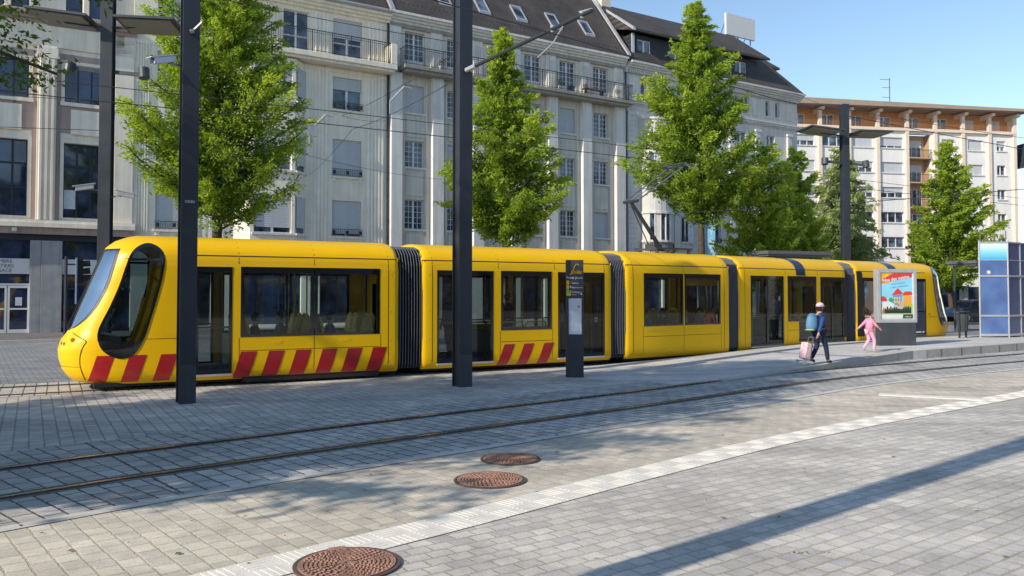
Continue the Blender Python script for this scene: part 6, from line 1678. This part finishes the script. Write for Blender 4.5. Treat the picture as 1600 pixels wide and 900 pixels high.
person(adult, wa, 1.60, 'adult in blue jacket, navy trousers and pale pink cap walking away along the platform', WALK, M['navyc'], M['navyc'], M['shoe'], M['hair'], cap=M['pcap'], sleeve=M['bluec'])
def rel(o, d, x, y, z): return (o[0]+x*math.cos(d)-y*math.sin(d), o[1]+x*math.sin(d)+y*math.cos(d), o[2]+z)
bp = empty('backpack', rel(adult, wa, -.24, -.02, .88), wa, 'pale blue backpack with lime green band on the back of the walking adult', 'backpack')
skinned('bag', [((0,0,-.02),(.14,.18)),((-.01,0,.16),(.15,.19)),((.01,0,.36),(.12,.17)),((.03,0,.48),(.07,.12))], [(0,1),(1,2),(2,3)], M['pack'], bp)
skinned('front_pocket', [((-.08,0,.0),(.12,.18)),((-.08,0,.06),(.12,.18))], [(0,1)], M['lime'], bp)
mb = MB()
for sd in (-1,1): mb.tube([(.06,sd*.10,.42),(.16,sd*.11,.44),(.22,sd*.12,.30),(.12,sd*.13,.08)], .016, 6)
mb.build('strap', M['pack'], bp)
tro = empty('shopping_trolley', rel(adult, wa, -.56, .02, .0), wa, 'pink patterned wheeled shopping trolley pulled by the adult', 'trolley')
mb = MB(); mb.hexa([(-.02,-.15,.20),(.20,-.15,.13),(-.02,.15,.20),(.20,.15,.13),(.10,-.14,.72),(.30,-.14,.66),(.10,.14,.72),(.30,.14,.66)])
def speck():
    m, nt, p = newmat('speckled pink cloth'); L = nt.links.new; tc = N(nt, 'ShaderNodeTexCoord'); v = N(nt, 'ShaderNodeTexVoronoi'); v.inputs['Scale'].default_value = 42; L(tc.outputs['Object'], v.inputs['Vector'])
    L(ramp(nt, v.outputs['Distance'], [(.25,(.45,.08,.16)),(.4,(.75,.45,.50)),(.6,(.8,.62,.62))]), p.inputs['Base Color']); p.inputs['Roughness'].default_value = .8; return m
mb.build('bag', speck(), tro, bevel=.03)
mb = MB()
for sd in (-.13,.13): mb.tube([(-.06,sd,.12),(.28,sd,.10)], .012, 6); mb.tube([(.22,sd,.12),(.36,sd*.8,.85)], .012, 6)
mb.tube([(.36,-.105,.85),(.38,0,.88),(.36,.105,.85)], .016, 6); mb.build('frame', M['metal'], tro)
for x, sd in ((-.06,-.16),(-.06,.16),(.24,-.14),(.24,.14)):
    mb = MB(); r = .075 if x < 0 else .05; mb.tube([(x,sd-.015,r),(x,sd+.015,r)], r, 14); mb.build('wheel', M['whitec'], tro)
child = (10.92,25.45,.262)
person(child, R(12), 1.26, 'small girl in pink jacket and leggings running along the platform, hair flying', CHILD, M['pink'], M['pinkl'], M['shoep'], M['hair'], long_hair=True)
person((30.3,57.0,.14), R(215), 1.78, 'pedestrian in white trousers and dark top behind the tram rear', WALK, M['dark'], M['whitec'], M['shoe'], M['hair'])
person((30.75,57.6,.14), R(215), 1.66, 'pedestrian in grey top just behind the one in white trousers', STAND, M['greenc'], M['navyc'], M['shoe'], M['hair'])
ob = empty('shoulder_bag', (30.75,56.8,.95), R(20), 'bright orange bag carried by the pedestrian in white trousers', 'bag')
mb = MB(); mb.hexa([(-.25,-.08,-.25),(.25,-.08,-.30),(-.25,.08,-.25),(.25,.08,-.30),(-.2,-.05,.16),(.28,-.05,.05),(-.2,.05,.16),(.28,.05,.05)]); mb.build('body', M['orangeb'], ob, bevel=.03); mb = MB(); mb.tube([(-.18,0,.15),(0,0,.42),(.24,0,.06)], .015, 6); mb.build('strap', M['orangeb'], ob)
def onboard(i, s, y, z): cx, cy = scen(i, s, y); return (cx, cy, z)
pas = [(0,4.08,-.62,.22,0,'passenger in dark coat seated by the first large tram window',M['dark']),(0,4.95,.6,.22,180,'passenger in green jacket seated across the aisle in the first car',M['greenc']),(0,5.85,-.62,.22,0,'passenger in navy coat seated by the second large tram window',M['navyc']),
 (2,1.05,-.85,.22,0,'passenger in pale blue shirt seated at the left window of the middle car',M['pack']),(2,2.05,-.62,.22,180,'passenger in grey green coat seated at the left window of the middle car',M['greenc']),(2,3.7,-.62,.22,180,'passenger in pink top seated at the right window of the middle car',M['pink'])]
for k, (i, s, y, z, r, lab, mt) in enumerate(pas):
    person(onboard(i, s+(.03 if r == 0 else -.03), y, z), R(SEC[i][1]+r), 1.68, lab, SIT, mt, M['navyc'], M['shoe'], M['hair'], group='passengers on the tram')
for k, (i, s, y, lab, mt) in enumerate([(1,3.2,.1,'passenger in dark clothes standing in the second car',M['dark']),(1,1.5,.3,'passenger in pale top standing near the door of the second car',M['pack']),(1,5.0,.2,'passenger in white top standing by the rear door of the second car',M['whitec']),(3,3.7,.1,'passenger in pale blue shirt standing in the fourth car',M['pack']),(3,1.9,.3,'passenger in grey standing inside the front door of the fourth car',M['greenc'])]):
    person(onboard(i, s, y, .34), R(SEC[i][1]+[0,120,200,60,90][k]), 1.68, lab, STAND, mt, M['navyc'], M['shoe'], M['hair'], group='passengers on the tram')
tro.scale = (.86,.86,.82)
# ------------------------------------------------------------------ one object for each separate piece
def explode(names, mx=60):
    for o in [o for o in scene.objects if o.type == 'MESH' and o.name.split('.')[0] in names]:
        bm = bmesh.new(); bm.from_mesh(o.data); bm.verts.ensure_lookup_table(); seen = {}; n_ = 0
        for v in bm.verts:
            if v in seen: continue
            st = [v]; seen[v] = n_
            while st:
                q = st.pop()
                for e in q.link_edges:
                    w_ = e.other_vert(q)
                    if w_ not in seen: seen[w_] = n_; st.append(w_)
            n_ += 1
        if not 1 < n_ <= mx: bm.free(); continue
        ids = {v.index: k for v, k in seen.items()}; bm.free()
        for k in range(n_):
            b2_ = bmesh.new(); b2_.from_mesh(o.data); b2_.verts.ensure_lookup_table()
            bmesh.ops.delete(b2_, geom=[v for v in b2_.verts if ids[v.index] != k], context='VERTS')
            me = o.data.copy(); b2_.to_mesh(me); b2_.free(); c = o.copy(); c.data = me; COL.objects.link(c)
            if k == 0:
                for ch in list(o.children): ch.parent = c
        nm = o.name; bpy.data.objects.remove(o)
explode({'window_glass','door_glass','cab_window_glass','cab_window_surround','marble_pier','hazard_stripe','pilaster','relief_panel','spandrel_panel','grab_pole','ceiling_duct','black_end_arch','door_sill','pier','awning','attic_pier','shopfront','hatch','side_marker','wheel','mauve_band','fixing','leaning_rail','wall_lining','loggia_floor','insulator','string_course','registration_arm','cab_window_bar','bay_window','panel_seam','dentils'})
# ------------------------------------------------------------------ sky, sun, camera
AZ = R(40.5); EL = R(29)     # direction the light travels on the ground, height of the sun
w = bpy.data.worlds.new('World'); scene.world = w; w.use_nodes = True; nt = w.node_tree; bg = nt.nodes['Background']
sk = nt.nodes.new('ShaderNodeTexSky'); sk.sky_type = 'NISHITA'; sk.sun_disc = False; sk.sun_elevation = EL
sd_ = Vector((-math.cos(AZ), -math.sin(AZ)))                    # towards the sun
sk.sun_rotation = math.atan2(sd_.x, sd_.y); sk.altitude = 0; sk.air_density = 1.0; sk.dust_density = .1; sk.ozone_density = 1.6
hs = nt.nodes.new('ShaderNodeHueSaturation'); hs.inputs['Hue'].default_value = .497; hs.inputs['Saturation'].default_value = 1.0; hs.inputs['Value'].default_value = 1.22; nt.links.new(sk.outputs[0], hs.inputs['Color'])
nt.links.new(hs.outputs[0], bg.inputs[0]); bg.inputs[1].default_value = SKYS
sl_ = bpy.data.lights.new('sun', 'SUN'); sl_.energy = SUNE; sl_.angle = R(.53); sl_.color = (1.0,.91,.77); so = bpy.data.objects.new('sun', sl_); COL.objects.link(so)
dv_ = Vector((math.cos(AZ)*math.cos(EL), math.sin(AZ)*math.cos(EL), -math.sin(EL))); so.rotation_euler = dv_.to_track_quat('-Z', 'Y').to_euler(); so.location = (-30,-25,30)
cd = bpy.data.cameras.new('camera'); co_ = bpy.data.objects.new('camera', cd); COL.objects.link(co_); scene.camera = co_
co_.location = (0,0,2.05); co_.rotation_euler = (R(90+1.8),0,0); cd.sensor_width = 36; cd.lens = 1300/1600*36
CYp = 458-1300*math.tan(R(1.8)); cd.shift_y = (CYp-450)/1600; cd.clip_end = 3000; cd.clip_start = .1
scene.view_settings.view_transform = 'Standard'; scene.view_settings.look = 'None'; scene.view_settings.exposure = 0
scene.cycles.max_bounces = 8; scene.cycles.transparent_max_bounces = 16
